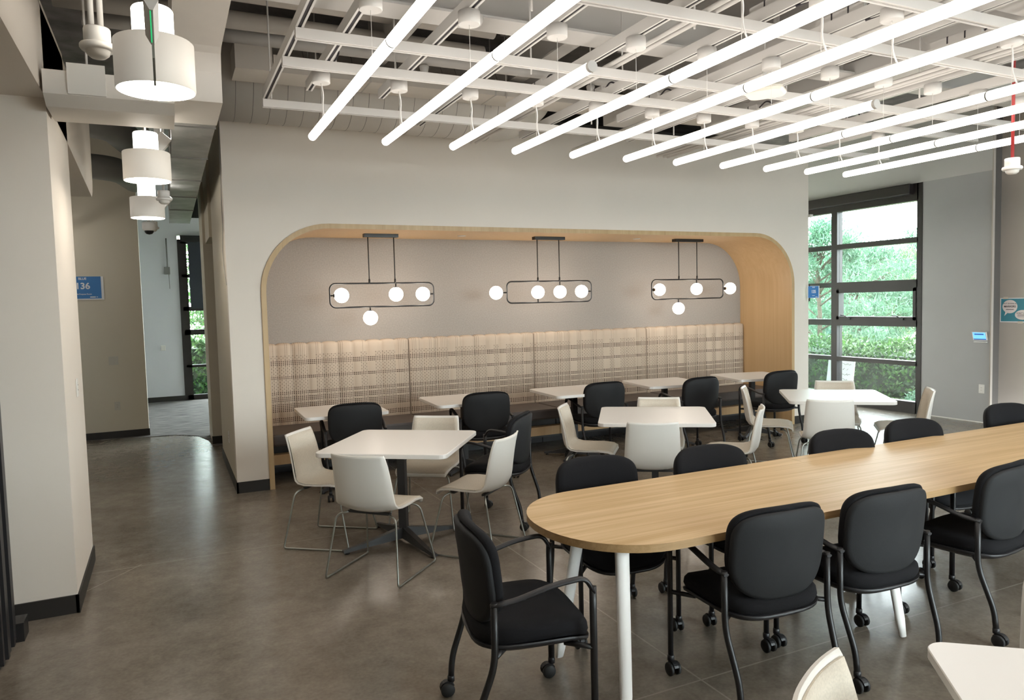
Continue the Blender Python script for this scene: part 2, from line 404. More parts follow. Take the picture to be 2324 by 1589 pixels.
# corridor walls
m = MB(); m.box((WL,YW+.14,0),(WL+.12,9.2,ZT)); m.box((WL-.03,9.2,2.565),(WL+.12,10.1,ZT)); m.box((.46,10.1,0),(1.6,10.25,ZT)); m.box((.46,10.25,0),(.6,10.9,ZT))
m.box((WL+.12,9.05,0),(1.6,9.2,2.7))
o = m.build('wall_corridor', M['wallb']); struct(o, 'beige right hand wall of the corridor with a doorway', 'wall')
o = B((1.55,9.2,0),(1.65,10.1,2.7)).build('door_1', M['wallb']); struct(o, 'plain door deep inside the corridor doorway', 'door')
o = B((-6,11.36,0),(-.3,11.5,4.25)).build('wall_far', M['wallb']); struct(o, 'beige wall at the end of the corridor', 'wall')
o = B((-1.75,11.5,0),(-1.65,15.42,4.25)).build('wall_passage', M['wallc']); struct(o, 'left wall of the carpeted space past the corridor', 'wall')
m = MB(); m.box((-4,15.42,0),(.245,15.6,4.25)); m.box((.245,15.42,3.16),(3,15.6,4.25)); m.box((2.95,15.42,0),(3,15.6,3.16))
o = m.build('wall_end', M['wallc']); struct(o, 'cool white end wall beyond the corridor', 'wall')
m = MB(); m.box((3,9.2,0),(3.12,11,4.25)); m.box((3,11,3.2),(3.12,15.6,4.25))
o = m.build('wall_side', M['wallc']); struct(o, 'side wall of the carpeted space', 'wall')
# left wall: column, header over openings
XL = -.545
m = MB(); m.box((-1.9,4.83,0),(XL,5.8,3.45))
o = m.build('wall_left', M['wall']); struct(o, 'white column wall at the left between two openings', 'wall')
prof = [(-4.5,2.96),(4.83,2.915),(5.8,2.87),(7.2,2.77)]
for k in range(1,7):
    a = PI/2*k/6; prof.append((7.45+.23*math.sin(a), 2.76-.02+.23-.23*math.cos(a)))
prof += [(7.68,3.42),(-4.5,3.42)]
m = MB(); L0 = [V(XL,y,z) for y,z in prof]; L1 = [V(XL-1.3,y,z) for y,z in prof]
m.loops([L0,L1], True, True, False)
o = m.build('wall_header', M['wall']); struct(o, 'white header wall with a rounded end over the left openings', 'wall')
o = B((-6,-4.5,0),(-5.9,11.36,4.25)).build('wall_west', M['wallb']); struct(o, 'far left wall', 'wall')
m = MB(); m.box((-6,-4.6,0),(9.9,-4.5,.35)); m.box((-6,-4.6,3.4),(9.9,-4.5,4.25)); m.box((-6,-4.6,.35),(2.6,-4.5,3.4)); m.box((9.2,-4.6,.35),(9.9,-4.5,3.4))
o = m.build('wall_rear', M['wall']); struct(o, 'wall behind the camera, open for the added window band', 'wall')
# right (window) wall
XR = 9.55
WY0, WY1, WH = 6.92, 11.2, 3.2
m = MB(); m.box((XR,5.91,0),(XR+.2,WY0,3.24)); m.box((XR,WY1,0),(XR+.2,12,3.24))
o = m.build('wall_right', M['wallg']); struct(o, 'grey wall right of the tall window', 'wall')
m = MB(); m.box((XR-.012,5.91,3.24),(XR+.2,12,4.25)); o = m.build('wall_bulkhead', M['wallk']); struct(o, 'white bulkhead above the tall window', 'wall')
o = B((XR-.012,5.895,0),(XR+.03,5.91,4.25)).build('trim_3', M['wallt']); struct(o, 'pale corner bead at the end of the grey wall', 'trim')
m = MB(); m.box((XR+.03,5.905,0),(XR+.2,5.93,4.25)); o = m.build('wall_return', M['wallr']); struct(o, 'narrow return beside the grey wall, its shade put into the colour', 'wall')
m = MB(); m.box((XR+.17,-4.5,0),(XR+.35,5.905,4.25))
o = m.build('wall_east', M['wallt']); struct(o, 'taupe wall with the teal poster at the right', 'wall')
o = B((7.69,8.3,0),(7.81,12,4.25)).build('wall_room', M['wall']); struct(o, 'side wall of the glazed room behind the alcove', 'wall')
o = B((7.69,12,0),(9.8,12.1,4.25)).build('wall_room_back', M['wall']); struct(o, 'back wall of the glazed room', 'wall')
o = B((7.69,YW+.14,0),(7.81,8.3,ZT)).build('wall_alcove_side', M['wall']); struct(o, 'end of the alcove wall beside the glazed room', 'wall')
# floor strip beside window reaches the glass
o = B((9.55,5.9,-.12),(9.8,12,0)).build('window_curb', M['gravel']); struct(o, 'concrete curb under the tall window', 'floor')
# baseboards
def bb(name, lo, hi, label): struct(B(lo,hi).build(name, M['base']), label, 'baseboard')
bb('baseboard_back', (WL-.006,YW-.008,0),(AL,YW+.01,.105), 'black rubber base on the wall left of the alcove')
bb('baseboard_corridor', (WL-.008,YW-.008,0),(WL+.01,9.2,.105), 'black rubber base along the corridor wall')
bb('baseboard_jamb', (.452,10.092,0),(.62,10.12,.105), 'black rubber base at the corridor doorway jamb')
bb('baseboard_left', (-1.9,4.818,0),(XL+.006,4.84,.105), 'black rubber base on the front of the left column')
bb('baseboard_left_side', (XL-.01,4.818,0),(XL+.01,5.81,.105), 'black rubber base on the side of the left column')
bb('baseboard_far', (-6,11.348,0),(-.29,11.37,.1), 'black rubber base on the wall with the blue 136 sign')
bb('baseboard_end', (-4,15.408,0),(.245,15.43,.1), 'black rubber base on the cool white end wall')
bb('baseboard_passage', (-1.66,11.5,0),(-1.635,15.42,.1), 'black rubber base in the carpeted space')
bb('baseboard_right', (AR,YW-.008,0),(WR+.006,YW+.01,.105), 'dark base on the wall right of the alcove')
struct(B((XR-.006,5.9,0),(XR+.01,WY0,.012)).build('trim_4', M['plate']), 'thin pale strip at the foot of the grey wall', 'trim')

# ---- tall window (right)
win = empty('window_1', (XR+.06, 8.0, 0)); struct(win, 'tall dark framed window looking onto a hedge and pine trees', 'window')
def wb(lo, hi): return B((lo[0]-XR-.06, lo[1]-8.0, lo[2]), (hi[0]-XR-.06, hi[1]-8.0, hi[2]))
x0, x1 = XR-.01, XR+.11
ML, MR = 8.29, 8.40
wb((x0,WY0-.06,0),(x1,WY0+.02,3.245)).build('jamb', M['frame'], win)
wb((x0,WY1-.05,0),(x1,WY1+.02,WH)).build('jamb', M['frame'], win)
wb((x0,ML,0),(x1,MR,3.245)).build('mullion', M['frame'], win)
wb((x0,WY0,0),(x1,WY1,.165)).build('sill', M['frame'], win)
for a, b, nm in ((.68,.745,'rail'),(2.42,2.495,'rail'),(1.235,1.33,'rail'),(1.785,1.905,'rail'),(3.0,3.245,'rail')):
    wb((x0,WY0,a),(x1,ML,b)).build(nm, M['frame'], win)
    wb((x0,MR,a if a < 1.7 or a > 1.9 else 1.83),(x1,WY1,b)).build(nm, M['frame'], win)
m = MB(); s_ = .045
for a, b, c, d in ((WY0+.02,ML,1.33,1.33+s_),(WY0+.02,ML,1.785-s_,1.785),(WY0+.02,WY0+.02+s_,1.33,1.785),(ML-s_,ML,1.33,1.785)):
    m.box((x0-.012-XR-.06,a-8,c),(x1-XR-.06-.02,b-8,d))
m.build('vent_sash', M['frame'], win)
for i, yy in enumerate((7.15,8.05)):
    m = MB(); m.box((x0-.04-XR-.06,yy-8-.035,1.33),(x0-.012-XR-.06,yy-8+.02,1.355)); m.tube([(x0-.03-XR-.06,yy-8,1.35),(x0-.05-XR-.06,yy-8+.05,1.385),(x0-.05-XR-.06,yy-8+.13,1.395)],.007)
    m.build('latch', M['black'], win)
for ya, yb in ((WY0,ML),(MR,WY1)):
    wb((XR+.045,ya,.16),(XR+.053,yb,3.02)).build('pane', M['glass'], win)
o = B((XR-.11,6.99,3.09),(XR-.012,9.0,3.235)).build('shade_cassette', M['frame'], None, .01); tag(o, 'long dark roller shade cassette above the tall window', 'shade box')
# glazed partition beside the alcove wall
gp = empty('glass_partition', (8.0,7.22,0)); tag(gp, 'clear glass partition at the right end of the alcove wall', 'glass partition')
B((WR-8.0,-.005,.0),(.2,.007,2.78)).build('pane', M['gglass'], gp)
B((WR-8.02,-.02,2.755),(WR-7.97,.02,2.79)).build('clip', M['plate'], gp)

sw4 = empty('window_side_added', (3.06,13.2,0)); struct(sw4, 'unseen framed glazing added on the right to light the carpeted space', 'window')  # added opening that lets daylight onto the passage and end walls
for k in range(4): B((-.06,-2.2+1.45*k,0),(.06,-2.12+1.45*k,3.2)).build('mullion', M['frame'], sw4)
B((-.004,-2.2,0),(.004,2.2,3.2)).build('pane', M['glass'], sw4)
o = B((3.3,9.7,-.35),(9.3,15.6,-.12)).build('ground', M['gravel']); struct(o, 'pale paving beside the carpeted space', 'ground')
# ---- window band added behind the camera to light the facing walls
rw = empty('window_rear_added', (3.5,-4.55,.35)); struct(rw, 'unseen dark framed window band added behind the camera for light', 'window')
for k in range(5): B((-.94+1.65*k,-.06,0),(-.86+1.65*k,.06,3.05)).build('mullion', M['frame'], rw)
for z in (0,1.5,2.99): B((-.9,-.06,z),(5.7,.06,z+.06)).build('rail', M['frame'], rw)
B((-.9,-.004,0),(5.7,.004,3.05)).build('pane', M['glass'], rw)
# ---- far corridor window
fwn = empty('window_2', (1.0,15.45,0)); struct(fwn, 'tall dark framed window at the end of the corridor', 'window')
def fb(a, b, c, d, y0=15.40, y1=15.5): return B((a-1.0,y0-15.45,c),(b-1.0,y1-15.45,d))
fb(.245,.40,0,3.08).build('jamb', M['frame'], fwn); fb(2.9,2.98,0,3.16).build('jamb', M['frame'], fwn); fb(1.2,1.3,0,3.16).build('mullion', M['frame'], fwn)
for a, b in ((0,.1),(.63,.68),(1.26,1.36),(1.72,1.80),(2.36,2.42),(3.0,3.16)): fb(.30,2.95,a,b).build('rail', M['frame'], fwn)
fb(.30,2.95,.05,3.1,15.455,15.463).build('pane', M['glass'], fwn)
rs = empty('roller_shade', (.8,15.37,3.05)); tag(rs, 'dark grey roller shade pulled down over the far corridor window', 'shade')
B((-.37,0,-1.29),(.42,.006,0)).build('fabric', M['shade'], rs)
B((-.37,-.006,-1.31),(.42,.012,-1.285)).build('hem_bar', M['black'], rs)
B((-.50,-.04,-.02),(.95,.05,.10)).build('cassette', M['black'], rs)

# ------------------------------------------------------------------ text
def text(s, size, mat, parent, name, loc, rot, bold=0.0, depth=.0006, align='CENTER', sx=1):
    cu = bpy.data.curves.new(name, 'FONT'); cu.body = s; cu.size = size; cu.align_x = align; cu.align_y = 'CENTER'; cu.extrude = depth; cu.offset = bold
    t = bpy.data.objects.new(name, cu); C.objects.link(t)
    dg = bpy.context.evaluated_depsgraph_get(); me = bpy.data.meshes.new_from_object(t.evaluated_get(dg))
    C.objects.unlink(t); bpy.data.objects.remove(t)
    me.materials.clear(); me.materials.append(mat)
    ob = bpy.data.objects.new(name, me); C.objects.link(ob); ob.parent = parent; ob.location = loc; ob.rotation_euler = rot; ob.scale = (sx,1,1)
    return ob

# blue 136 sign on the far wall (faces -Y)
sg = empty('room_sign', (-.975,11.353,2.065)); tag(sg, 'blue paper room sign reading 136 on the corridor end wall', 'sign', 'blue room signs')
B((-.225,-.003,-.162),(.225,.0,.15)).build('paper', M['paper'], sg)
B((-.225,-.005,-.145),(.195,-.003,.15)).build('blue_field', M['blue'], sg)
rx = (PI/2,0,0)
text('BLUE', .042, M['paper'], sg, 'lettering', (-.02,-.006,.12), rx, .001)
text('136', .115, M['paper'], sg, 'lettering', (-.02,-.006,.02), rx, .003)
text('Multi-Purpose Room', .024, M['paper'], sg, 'lettering', (-.02,-.006,-.085), rx, .0006)
B((.06,-.0062,-.132),(.125,-.005,-.118)).build('logo', M['paper'], sg)
B((.135,-.0062,-.130),(.150,-.005,-.120)).build('logo', M['paper'], sg)
# blue 135 sign at the glass
sg = empty('room_sign', (7.845,7.20,1.76)); tag(sg, 'blue room sign reading 135 taped to the edge of the glass panel', 'sign', 'blue room signs')
B((-.108,-.003,-.082),(.108,.0,.082)).build('paper', M['paper'], sg)
B((-.096,-.005,-.076),(.092,-.003,.078)).build('blue_field', M['blue'], sg)
text('BLUE', .020, M['paper'], sg, 'lettering', (0,-.006,.062), rx, .0004)
text('135', .056, M['paper'], sg, 'lettering', (0,-.006,.005), rx, .0015)
B((-.025,-.0062,-.05),(.022,-.005,-.045)).build('lettering', M['paper'], sg)
B((.035,-.0062,-.068),(.075,-.005,-.062)).build('logo', M['paper'], sg)
for z0, z1 in ((.078,.108),(-.12,-.076)): B((-.085,-.0045,z0),(-.062,.002,z1)).build('tape', M['ink'], sg)
# teal poster on the taupe wall (faces -X)
po = empty('poster', (XR+.169,5.655,1.465)); tag(po, 'teal poster with speech bubbles taped to the taupe wall', 'poster')
ry = (PI/2,0,-PI/2)
B((-.003,-.24,-.155),(0,.24,.155)).build('paper', M['paper'], po)
B((-.0045,-.228,-.143),(-.003,.228,.145)).build('teal_field', M['teal'], po)
m = MB(); bub = []
for k in range(36):
    a = 2*PI*k/36; bub.append((.118+.092*math.cos(a), .045+.085*math.sin(a)))
m.add([V(-.0055,y,z) for y,z in bub],[list(range(36))]); m.add([V(-.0055,.17,-.015),V(-.0055,.185,-.075),V(-.0055,.14,-.03)],[[0,1,2]])
m.build('speech_bubble', M['bubble'], po)
m = MB(); m.add([V(-.0055,-.04+.095*math.cos(2*PI*k/36),-.06+.062*math.sin(2*PI*k/36)) for k in range(36)],[list(range(36))]); m.build('speech_bubble', M['bubble'], po)
text('PUT DOWN &', .025, M['ink'], po, 'lettering', (-.0065,.118,.082), ry)
text('MARKERS', .034, M['ink'], po, 'lettering', (-.0065,.118,.045), ry, .0006)
m = MB(); m.box((-.0065,.07,.005),(-.0056,.165,.012)); m.build('lettering', M['ink'], po)
text("DON'T WRITE", .024, M['ink'], po, 'lettering', (-.0065,-.04,-.04), ry)
m = MB(); m.box((-.0065,-.10,-.066),(-.0056,.025,-.060)); m.box((-.0065,-.09,-.085),(-.0056,.025,-.081)); m.build('lettering', M['ink'], po)
for y, z in ((.17,.155),(-.01,-.155)): B((-.006,y-.03,z-.014),(-.003,y+.03,z+.014)).build('tape', M['linen'], po)
# room panel and outlet on the grey wall
tp = empty('touch_panel', (XR-.004,6.035,1.14)); tag(tp, 'tilted touch panel with a blue screen on the grey wall', 'touch panel')
Mt = Matrix.Rotation(math.radians(-18),4,'Y')
MB().box((-.022,-.092,-.058),(-.006,.092,.058),Mt).build('case', M['plate'], tp)
MB().box((-.024,-.08,-.048),(-.0222,.08,.05),Mt).build('screen', M['screen'], tp)
m = MB(); m.box((-.0255,-.06,.018),(-.024,.06,.034),Mt); m.box((-.0255,-.08,-.048),(-.024,.08,-.036),Mt); m.build('screen_bars', M['screend'], tp)
m = MB(); m.box((-.03,-.09,-.088),(.004,.07,-.078)); m.build('bracket', M['plate'], tp)
def outlet(name, loc, rz, label, mat, kind, group=None):
    """a wall plate facing local -y"""
    e = empty(name, loc, rz); tag(e, label, 'wall plate', group)
    w = .118 if kind == 'double' else .072
    B((-w/2,-.006,-.058),(w/2,0,.058)).build('plate', mat, e, .002)
    if kind == 'double':
        for s in (-1,1): B((s*.024-.016,-.009,-.034),(s*.024+.016,-.006,.034)).build('rocker', mat, e, .0015)
    else:
        B((-.017,-.008,-.034),(.017,-.006,.034)).build('socket', mat, e, .001)
        m = MB()
        for z in (.016,-.016):
            m.box((-.007,-.0087,z-.004),(-.005,-.008,z+.005)); m.box((.005,-.0087,z-.004),(.007,-.008,z+.005))
        m.build('slots', M['ink'], e)
    return e
outlet('outlet', (XR-.001,6.01,.445), -PI/2, 'white power outlet low on the grey wall', M['plate'], 'single')
outlet('light_switch', (-.686,11.359,1.07), 0, 'double rocker switch plate on the beige corridor end wall', M['ivory'], 'double')
outlet('outlet', (-.672,11.359,.445), 0, 'ivory power outlet low on the beige corridor end wall', M['ivory'], 'single')
outlet('outlet', (WL-.001,8.0,.42), -PI/2, 'power outlet low on the right corridor wall, seen edge on', M['plate'], 'single')
outlet('light_switch', (XL+.001,5.42,1.25), PI/2, 'switch plate on the side of the left column, seen edge on', M['plate'], 'single')
o = B((-.13,15.395,.98),(-.05,15.42,1.08)).build('wall_box', M['plate'], None, .004); tag(o, 'small square white box on the cool end wall', 'wall box')
for z0, z1, w in ((2.62,2.64,.0),):
    m = MB(); m.box((.0,15.39,2.42),(.10,15.42,2.56)); m.tube([(.06,15.40,2.56),(.06,15.40,3.1)],.012); m.tube([(.08,15.40,2.42),(.08,15.40,2.15)],.005)
    o = m.build('conduit_box', M['dduct']); tag(o, 'grey conduit box high on the cool end wall', 'junction box')
# cable down the corridor wall
pts = [(WL-.004,7.34,3.4),(WL-.004,7.36,2.95),(WL-.004,7.42,2.7),(WL-.004,7.40,2.5),(WL-.004,7.5,2.36),(WL-.004,7.56,2.28),(WL-.004,7.52,2.12),(WL-.004,7.42,2.05),(WL-.004,7.30,1.95)]
o = MB().tube(pts, .0035, 6).build('cable', M['mirror']); tag(o, 'thin cable running down the corridor side of the alcove wall', 'cable')
# black frame thing at far left
bk = empty('folding_partition', (-.9,4.4,0)); tag(bk, 'tall black ribbed partition edge at the far left beside the white column', 'partition')
B((-.35,-.22,0),(.08,.18,2.5)).build('panel', M['black'], bk)
m = MB()
for k in range(5): m.box((.08,-.2+.075*k,.02),(.10 + .008*(k%2),-.165+.075*k,2.5))
m.build('ribs', M['blackp'], bk)
m = MB(); m.box((.08,.13,.0),(.135,.26,.10)); m.build('floor_bracket', M['black'], bk)

# ------------------------------------------------------------------ banquette (four sections)
xs = [.87, 2.50, 4.11, 5.80, 7.488]
wh = ['leftmost section of the dotted plaid banquette, behind the two booth tables at the left', 'second section from the left of the dotted plaid banquette, below the middle chandelier\'s left end', 'third section from the left of the dotted plaid banquette, right of the middle chandelier', 'rightmost section of the dotted plaid banquette, against the maple side wall']
for i in range(4):
    a, b = xs[i]+.004, xs[i+1]-.004
    e = empty('banquette', ((a+b)/2, 7.9, 0)); tag(e, wh[i], 'banquette', 'plaid banquette sections in the alcove')
    cx = (a+b)/2
    # channelled back: scalloped top, bulging front
    nch = 10; w = (b-a)/nch; sub = 8; m = MB(); rows = []
    zs = [.47,.52,.6,.75,.9,1.05,1.18,1.27,1.32]
    for z in zs:
        row = []
        for c in range(nch):
            for k in range(sub + (1 if c == nch-1 else 0)):
                t = k/sub; bul = math.sqrt(max(0, 1-(2*t-1)**2))
                row.append(V(a+(c+t)*w-cx, 8.135-.028*bul-7.9 + .05*max(0,(z-.47)/.85)*0, z))
        rows.append(row)
    for dz, dy in ((.022,.012),(.030,.035),(.030,.06)):
        row = []
        for c in range(nch):
            for k in range(sub + (1 if c == nch-1 else 0)):
                t = k/sub; bul = math.sqrt(max(0, 1-(2*t-1)**2))
                row.append(V(a+(c+t)*w-cx, 8.135-.028*bul*(1-dy/.06)+dy-7.9, 1.32+dz*(.45+.55*bul)))
        rows.append(row)
    m.loops(rows, False, False, True, closed=False)
    m.box((a-cx,8.14-7.9,.45),(b-cx,8.199-7.9,1.33))
    m.build('backrest', M['plaid'], e)
    sm = MB().prism(rrect(b-a-.004, .62, .03, 4, 0, 7.80-7.9), .36, .475, None, .018); sm.build('seat_cushion', M['vinyl'], e)
    B((a-cx,7.52-7.9,.215+.135),(b-cx,8.15-7.9,.362)).build('seat_deck', M['black'], e)
    B((a-cx,7.60-7.9,.235),(b-cx,7.64-7.9,.36)).build('recess_band', M['black'], e)
    B((a-cx,7.50-7.9,.175),(b-cx,7.60-7.9,.275)).build('front_rail', M['maple'], e)
    B((a-cx,7.495-7.9,.155),(b-cx,7.62-7.9,.175)).build('rail_edge', M['dkst'], e)
    B((a-cx,7.95-7.9,0),(b-cx,8.19-7.9,.235)).build('plinth', M['black'], e)

# ------------------------------------------------------------------ globe chandeliers
def chandelier(xl, xr, rods, cano, globes, label, zt=1.963, zb=1.715, Y=7.7):
    cx = (xl+xr)/2; e = empty('globe_chandelier', (cx,Y,0)); tag(e, label, 'chandelier', 'black frame globe chandeliers in the alcove')
    B((cano[0]-cx,-.04,AT-.047-.035),(cano[1]-cx,.04,AT-.047)).build('canopy', M['black'], e)
    for r in rods:
        MB().tube([(r-cx,0,AT-.08),(r-cx,0,zt)],.006,8).build('rod', M['black'], e)
        MB().lathe([(.010,0),(.010,.045)],(r-cx,0,zt),10,'z',True,True).build('rod_collar', M['black'], e)
    rr = rrect(xr-xl, zt-zb, .06, 6); loop = [V(x,0,(zt+zb)/2+z) for x,z in rr]
    m = MB(); n = len(loop); ls = []
    for i in range(n):
        t = (loop[(i+1)%n]-loop[i-1]).normalized(); nn = V(0,1,0).cross(t)
        ls.append([loop[i]+(V(0,1,0)*math.cos(2*PI*k/8)+nn*math.sin(2*PI*k/8))*.0085 for k in range(8)])
    ls.append(ls[0]); m.loops(ls, False, False, True); m.build('frame', M['black'], e)
    for gx, gz, dx, dz, brass in globes:
        g = MB().sphere((gx-cx,0,gz),.077,24,14).build('globe', M['globe'], e)
        p = V(gx-cx,0,gz); d = V(dx,0,dz); L = abs(dx)+abs(dz); dn = d/L
        MB().tube([p+dn*.070, p+d],.0075,8).build('stem', M['black'], e)
        if brass: MB().tube([p+dn*.072, p+dn*.094],.022,12).build('cup', P('bronze_cup',(.16,.11,.07),.35,.7) if 'bronze_cup' not in bpy.data.materials else bpy.data.materials['bronze_cup'], e)
        else: MB().tube([p+dn*.070, p+dn*.082],.02,12).build('cup', M['black'], e)
chandelier(1.54,2.67,(1.96,2.24),(1.915,2.283),[(1.66,1.84,-.12,0,0),(2.246,1.842,0,.121,0),(2.547,1.84,.123,0,0),(1.958,1.598,0,.117,0)], 'left globe chandelier with one globe hanging below its black frame')
chandelier(3.56,4.69,(3.965,4.255),(3.92,4.32),[(3.424,1.838,.136,0,0),(3.962,1.835,0,-.12,0),(4.258,1.835,0,.128,0),(4.554,1.835,.136,0,0)], 'middle globe chandelier with one globe outside the left end of its frame')
chandelier(5.586,6.742,(6.014,6.307),(5.94,6.385),[(5.706,1.838,-.12,0,1),(6.298,1.838,0,.125,0),(6.861,1.838,-.119,0,1),(6.002,1.592,0,.123,0)], 'right globe chandelier with a globe outside the right end of its frame')

# ------------------------------------------------------------------ chairs
def pad(loops, name, mat, parent):
    m = MB(); m.loops(loops, True, True, True); return m.build(name, mat, parent)
def sup(w, d, n=4, seg=40, cx=0, cy=0):
    o = []
    for k in range(seg):
        a = 2*PI*k/seg; c, s = math.cos(a), math.sin(a)
        o.append((cx + w*math.copysign(abs(c)**(2/n), c), cy + d*math.copysign(abs(s)**(2/n), s)))
    return o
def make_black():
    e = empty('guest_chair')
    # seat pad, waterfall front
    def seatz(x, y, z): return z - .035*max(0,(y-.10)/.14)**2 + .012*(x/.24)**2
    L = []
    for sc, z in ((.86,.405),(.97,.415),(1,.435),(.985,.46),(.93,.475),(.7,.482),(.35,.484),(.05,.484)):
        L.append([V(x*sc, (y)*sc+.01, seatz(x*sc,y*sc+.01,z)) for x,y in sup(.245,.24,3.6)])
    pad(L, 'seat', M['blackf'], e)
    L = []
    for sc, z in ((.55,.372),(.85,.378),(.99,.398),(1.0,.413)):
        L.append([V(x*sc, y*sc+.01, seatz(x*sc,y*sc+.01,z)) for x,y in sup(.247,.243,3.6)])
    pad(L, 'seat_shell', M['blackp'], e)
    # back: outline in x,z; curved so the edges come forward, leaning back
    def outl(seg=56):
        o = []
        for k in range(seg):
            a = 2*PI*k/seg; c, s = math.cos(a), math.sin(a)
            n = 4.6 if s > 0 else 2.9
            hw = .242; x = hw*math.copysign(abs(c)**(2/n), c); z = (.165 if s > 0 else .205)*math.copysign(abs(s)**(2/n), s)
            o.append((x, .685+z))
        return o
    def bp_(x, z, sc, off):
        xx = x*sc; zz = .685+(z-.685)*sc + .012*(1-(xx/.242)**2)*(1 if z > .685 else 0)
        return V(xx, -.195 - .19*(zz-.5)*.55 + .055*(xx/.242)**2 + off, zz)
    O = outl()
    O2 = [(x, z-.014) for x, z in O]
    pad([[bp_(x,z,sc,of) for x,z in O] for sc, of in ((.955,-.012),(1,-.004),(1.0,.012),(.97,.028),(.85,.036),(.45,.040),(.04,.040))], 'backrest', M['blackf'], e)
    pad([[bp_(x,z,sc,of) for x,z in O2] for sc, of in ((.05,-.034),(.5,-.034),(.92,-.032),(.975,-.027),(.99,-.018),(.985,-.006),(.96,-.003))], 'back_shell', M['shell'], e)
    for s in (-1,1):
        # front leg, straight; rear leg kinked; arm joins them
        MB().tube(arcpts([(s*.272,.215,.075),(s*.272,.215,.50),(s*.272,.215,.625)],.03),.0145,10,flat=.8).build('leg', M['black'], e)
        MB().tube(arcpts([(s*.252,-.258,.075),(s*.255,-.25,.17),(s*.268,-.178,.37),(s*.268,-.175,.61)],[.06,.06]),.0135,10).build('leg', M['black'], e)
        m = MB(); ap = arcpts([(s*.268,-.19,.598),(s*.270,-.10,.605),(s*.276,.06,.652),(s*.273,.185,.664),(s*.272,.219,.60)],[.05,.08,.035],6)
        m.tube(ap, [.013]+[.0175]*(len(ap)-2)+[.013], 10, flat=.55); m.build('armrest', M['blackp'], e)
        MB().tube([(s*.20,-.12,.40),(s*.268,-.175,.40)],.011,8).build('bracket', M['black'], e)
        MB().tube([(s*.20,.12,.385),(s*.272,.212,.385)],.011,8).build('bracket', M['black'], e)
        for y, x in ((.215,s*.272),(-.258,s*.252)):
            c = MB().lathe([(.016,.062),(.016,.085),(.011,.09)],(x,y,0),10,'z',True,True)
            c.tube([(x,y,.065),(x,y-.012,.05)],.012,8)
            # hood over the wheels
            hood = []
            for k in range(9):
                a = math.radians(20+140*k/8); hood.append((y-.018+.0335*math.cos(a), .033+.0335*math.sin(a)))
            c.loops([[V(x-.011,p,q) for p,q in hood],[V(x+.011,p,q) for p,q in hood]], True, True, False)
            co_ = c.build('caster', M['blackp'], e)
            w = MB()
            for d in (-.019,.019): w.lathe([(.004,-.008),(.027,-.008),(.031,-.004),(.031,.004),(.027,.008),(.004,.008)],(x+d,y-.018,.0312),16,'x',True,True)
            w.build('wheel', M['rub'], co_)
    return e
def make_white():
    e = empty('shell_chair')
    # profile (y,z,halfwidth,edge lift) from front lip to back top
    pr = [(.225,.415,.195,.0),(.215,.437,.205,.003),(.18,.450,.213,.006),(.10,.452,.218,.012),(0,.444,.222,.018),(-.09,.438,.222,.026),(-.145,.440,.220,.036),(-.185,.458,.216,.046),(-.208,.492,.212,.052),(-.220,.54,.209,.054),(-.228,.60,.206,.052),(-.236,.67,.202,.046),(-.246,.74,.197,.038),(-.256,.79,.191,.032),(-.260,.808,.186,.028)]
    nx = 13
    def tang(i):
        a = pr[max(i-1,0)]; b = pr[min(i+1,len(pr)-1)]; t = V(0,b[0]-a[0],b[1]-a[1]).normalized(); return V(0,-t.z*-1,0) if 0 else t
    def surf(off, inset, k0=0, k1=None, wf=1.0):
        g = []
        for i in range(k0, (k1 or len(pr))):
            y, z, hw, lift = pr[i]; t = tang(i); nrm = V(0, t.z, -t.y)   # towards the sitter
            if nrm.z < 0 and i < 6: nrm = -nrm
            if i >= 6 and nrm.y < 0: nrm = -nrm
            row = []
            for k in range(nx):
                u = -1+2*k/(nx-1); x = u*(hw-inset)
                row.append(V(x,y,z) + nrm*(lift*(abs(u)**2.4)+off))
            g.append(row)
        return g
    def solid(ga, gb, name, mat):
        m = MB(); n = len(ga)
        for g in (ga, gb): m.loops(g, False, False, True, closed=False)
        rim_a = ga[0] + [r[-1] for r in ga[1:-1]] + ga[-1][::-1] + [r[0] for r in ga[1:-1]][::-1]
        rim_b = gb[0] + [r[-1] for r in gb[1:-1]] + gb[-1][::-1] + [r[0] for r in gb[1:-1]][::-1]
        m.loops([rim_a, rim_b], False, False, False)
        return m.build(name, mat, e)
    solid(surf(.0,0), surf(-.011,0), 'shell', M['wchair'])
    solid(surf(.007,.013,1,len(pr)-1), surf(.0008,.011,1,len(pr)-1), 'seat_pad', M['linen'])
    for s in (-1,1):
        p = arcpts([(s*.13,-.12,.418),(s*.215,-.165,.405),(s*.262,-.245,.0085),(s*.262,.255,.0085),(s*.205,.165,.405),(s*.13,.12,.425)],[.045,.022,.022,.045],6)
        MB().tube(p, .0065, 8).build('sled_leg', M['steel'], e)
    m = MB(); m.box((-.15,-.135,.412),(.15,-.105,.426)); m.box((-.15,.105,.412),(.15,.135,.436)); m.box((-.02,-.12,.414),(.02,.12,.424)); m.build('seat_mount', M['dkst'], e)
    return e
bproto = make_black(); wproto = make_white()
used = {}
def place(proto, x, y, deg, label, cat, group):
    """heading deg: the way the sitter looks, measured from +X"""
    o = proto if proto.name not in used else copy_tree(proto)
    used[proto.name] = 1
    o.location = (x,y,0); o.rotation_euler = (0,0,math.radians(deg-90)); tag(o, label, cat, group); return o
G1 = 'black guest chairs along the oak table'; G2 = 'black guest chairs at the booth tables'
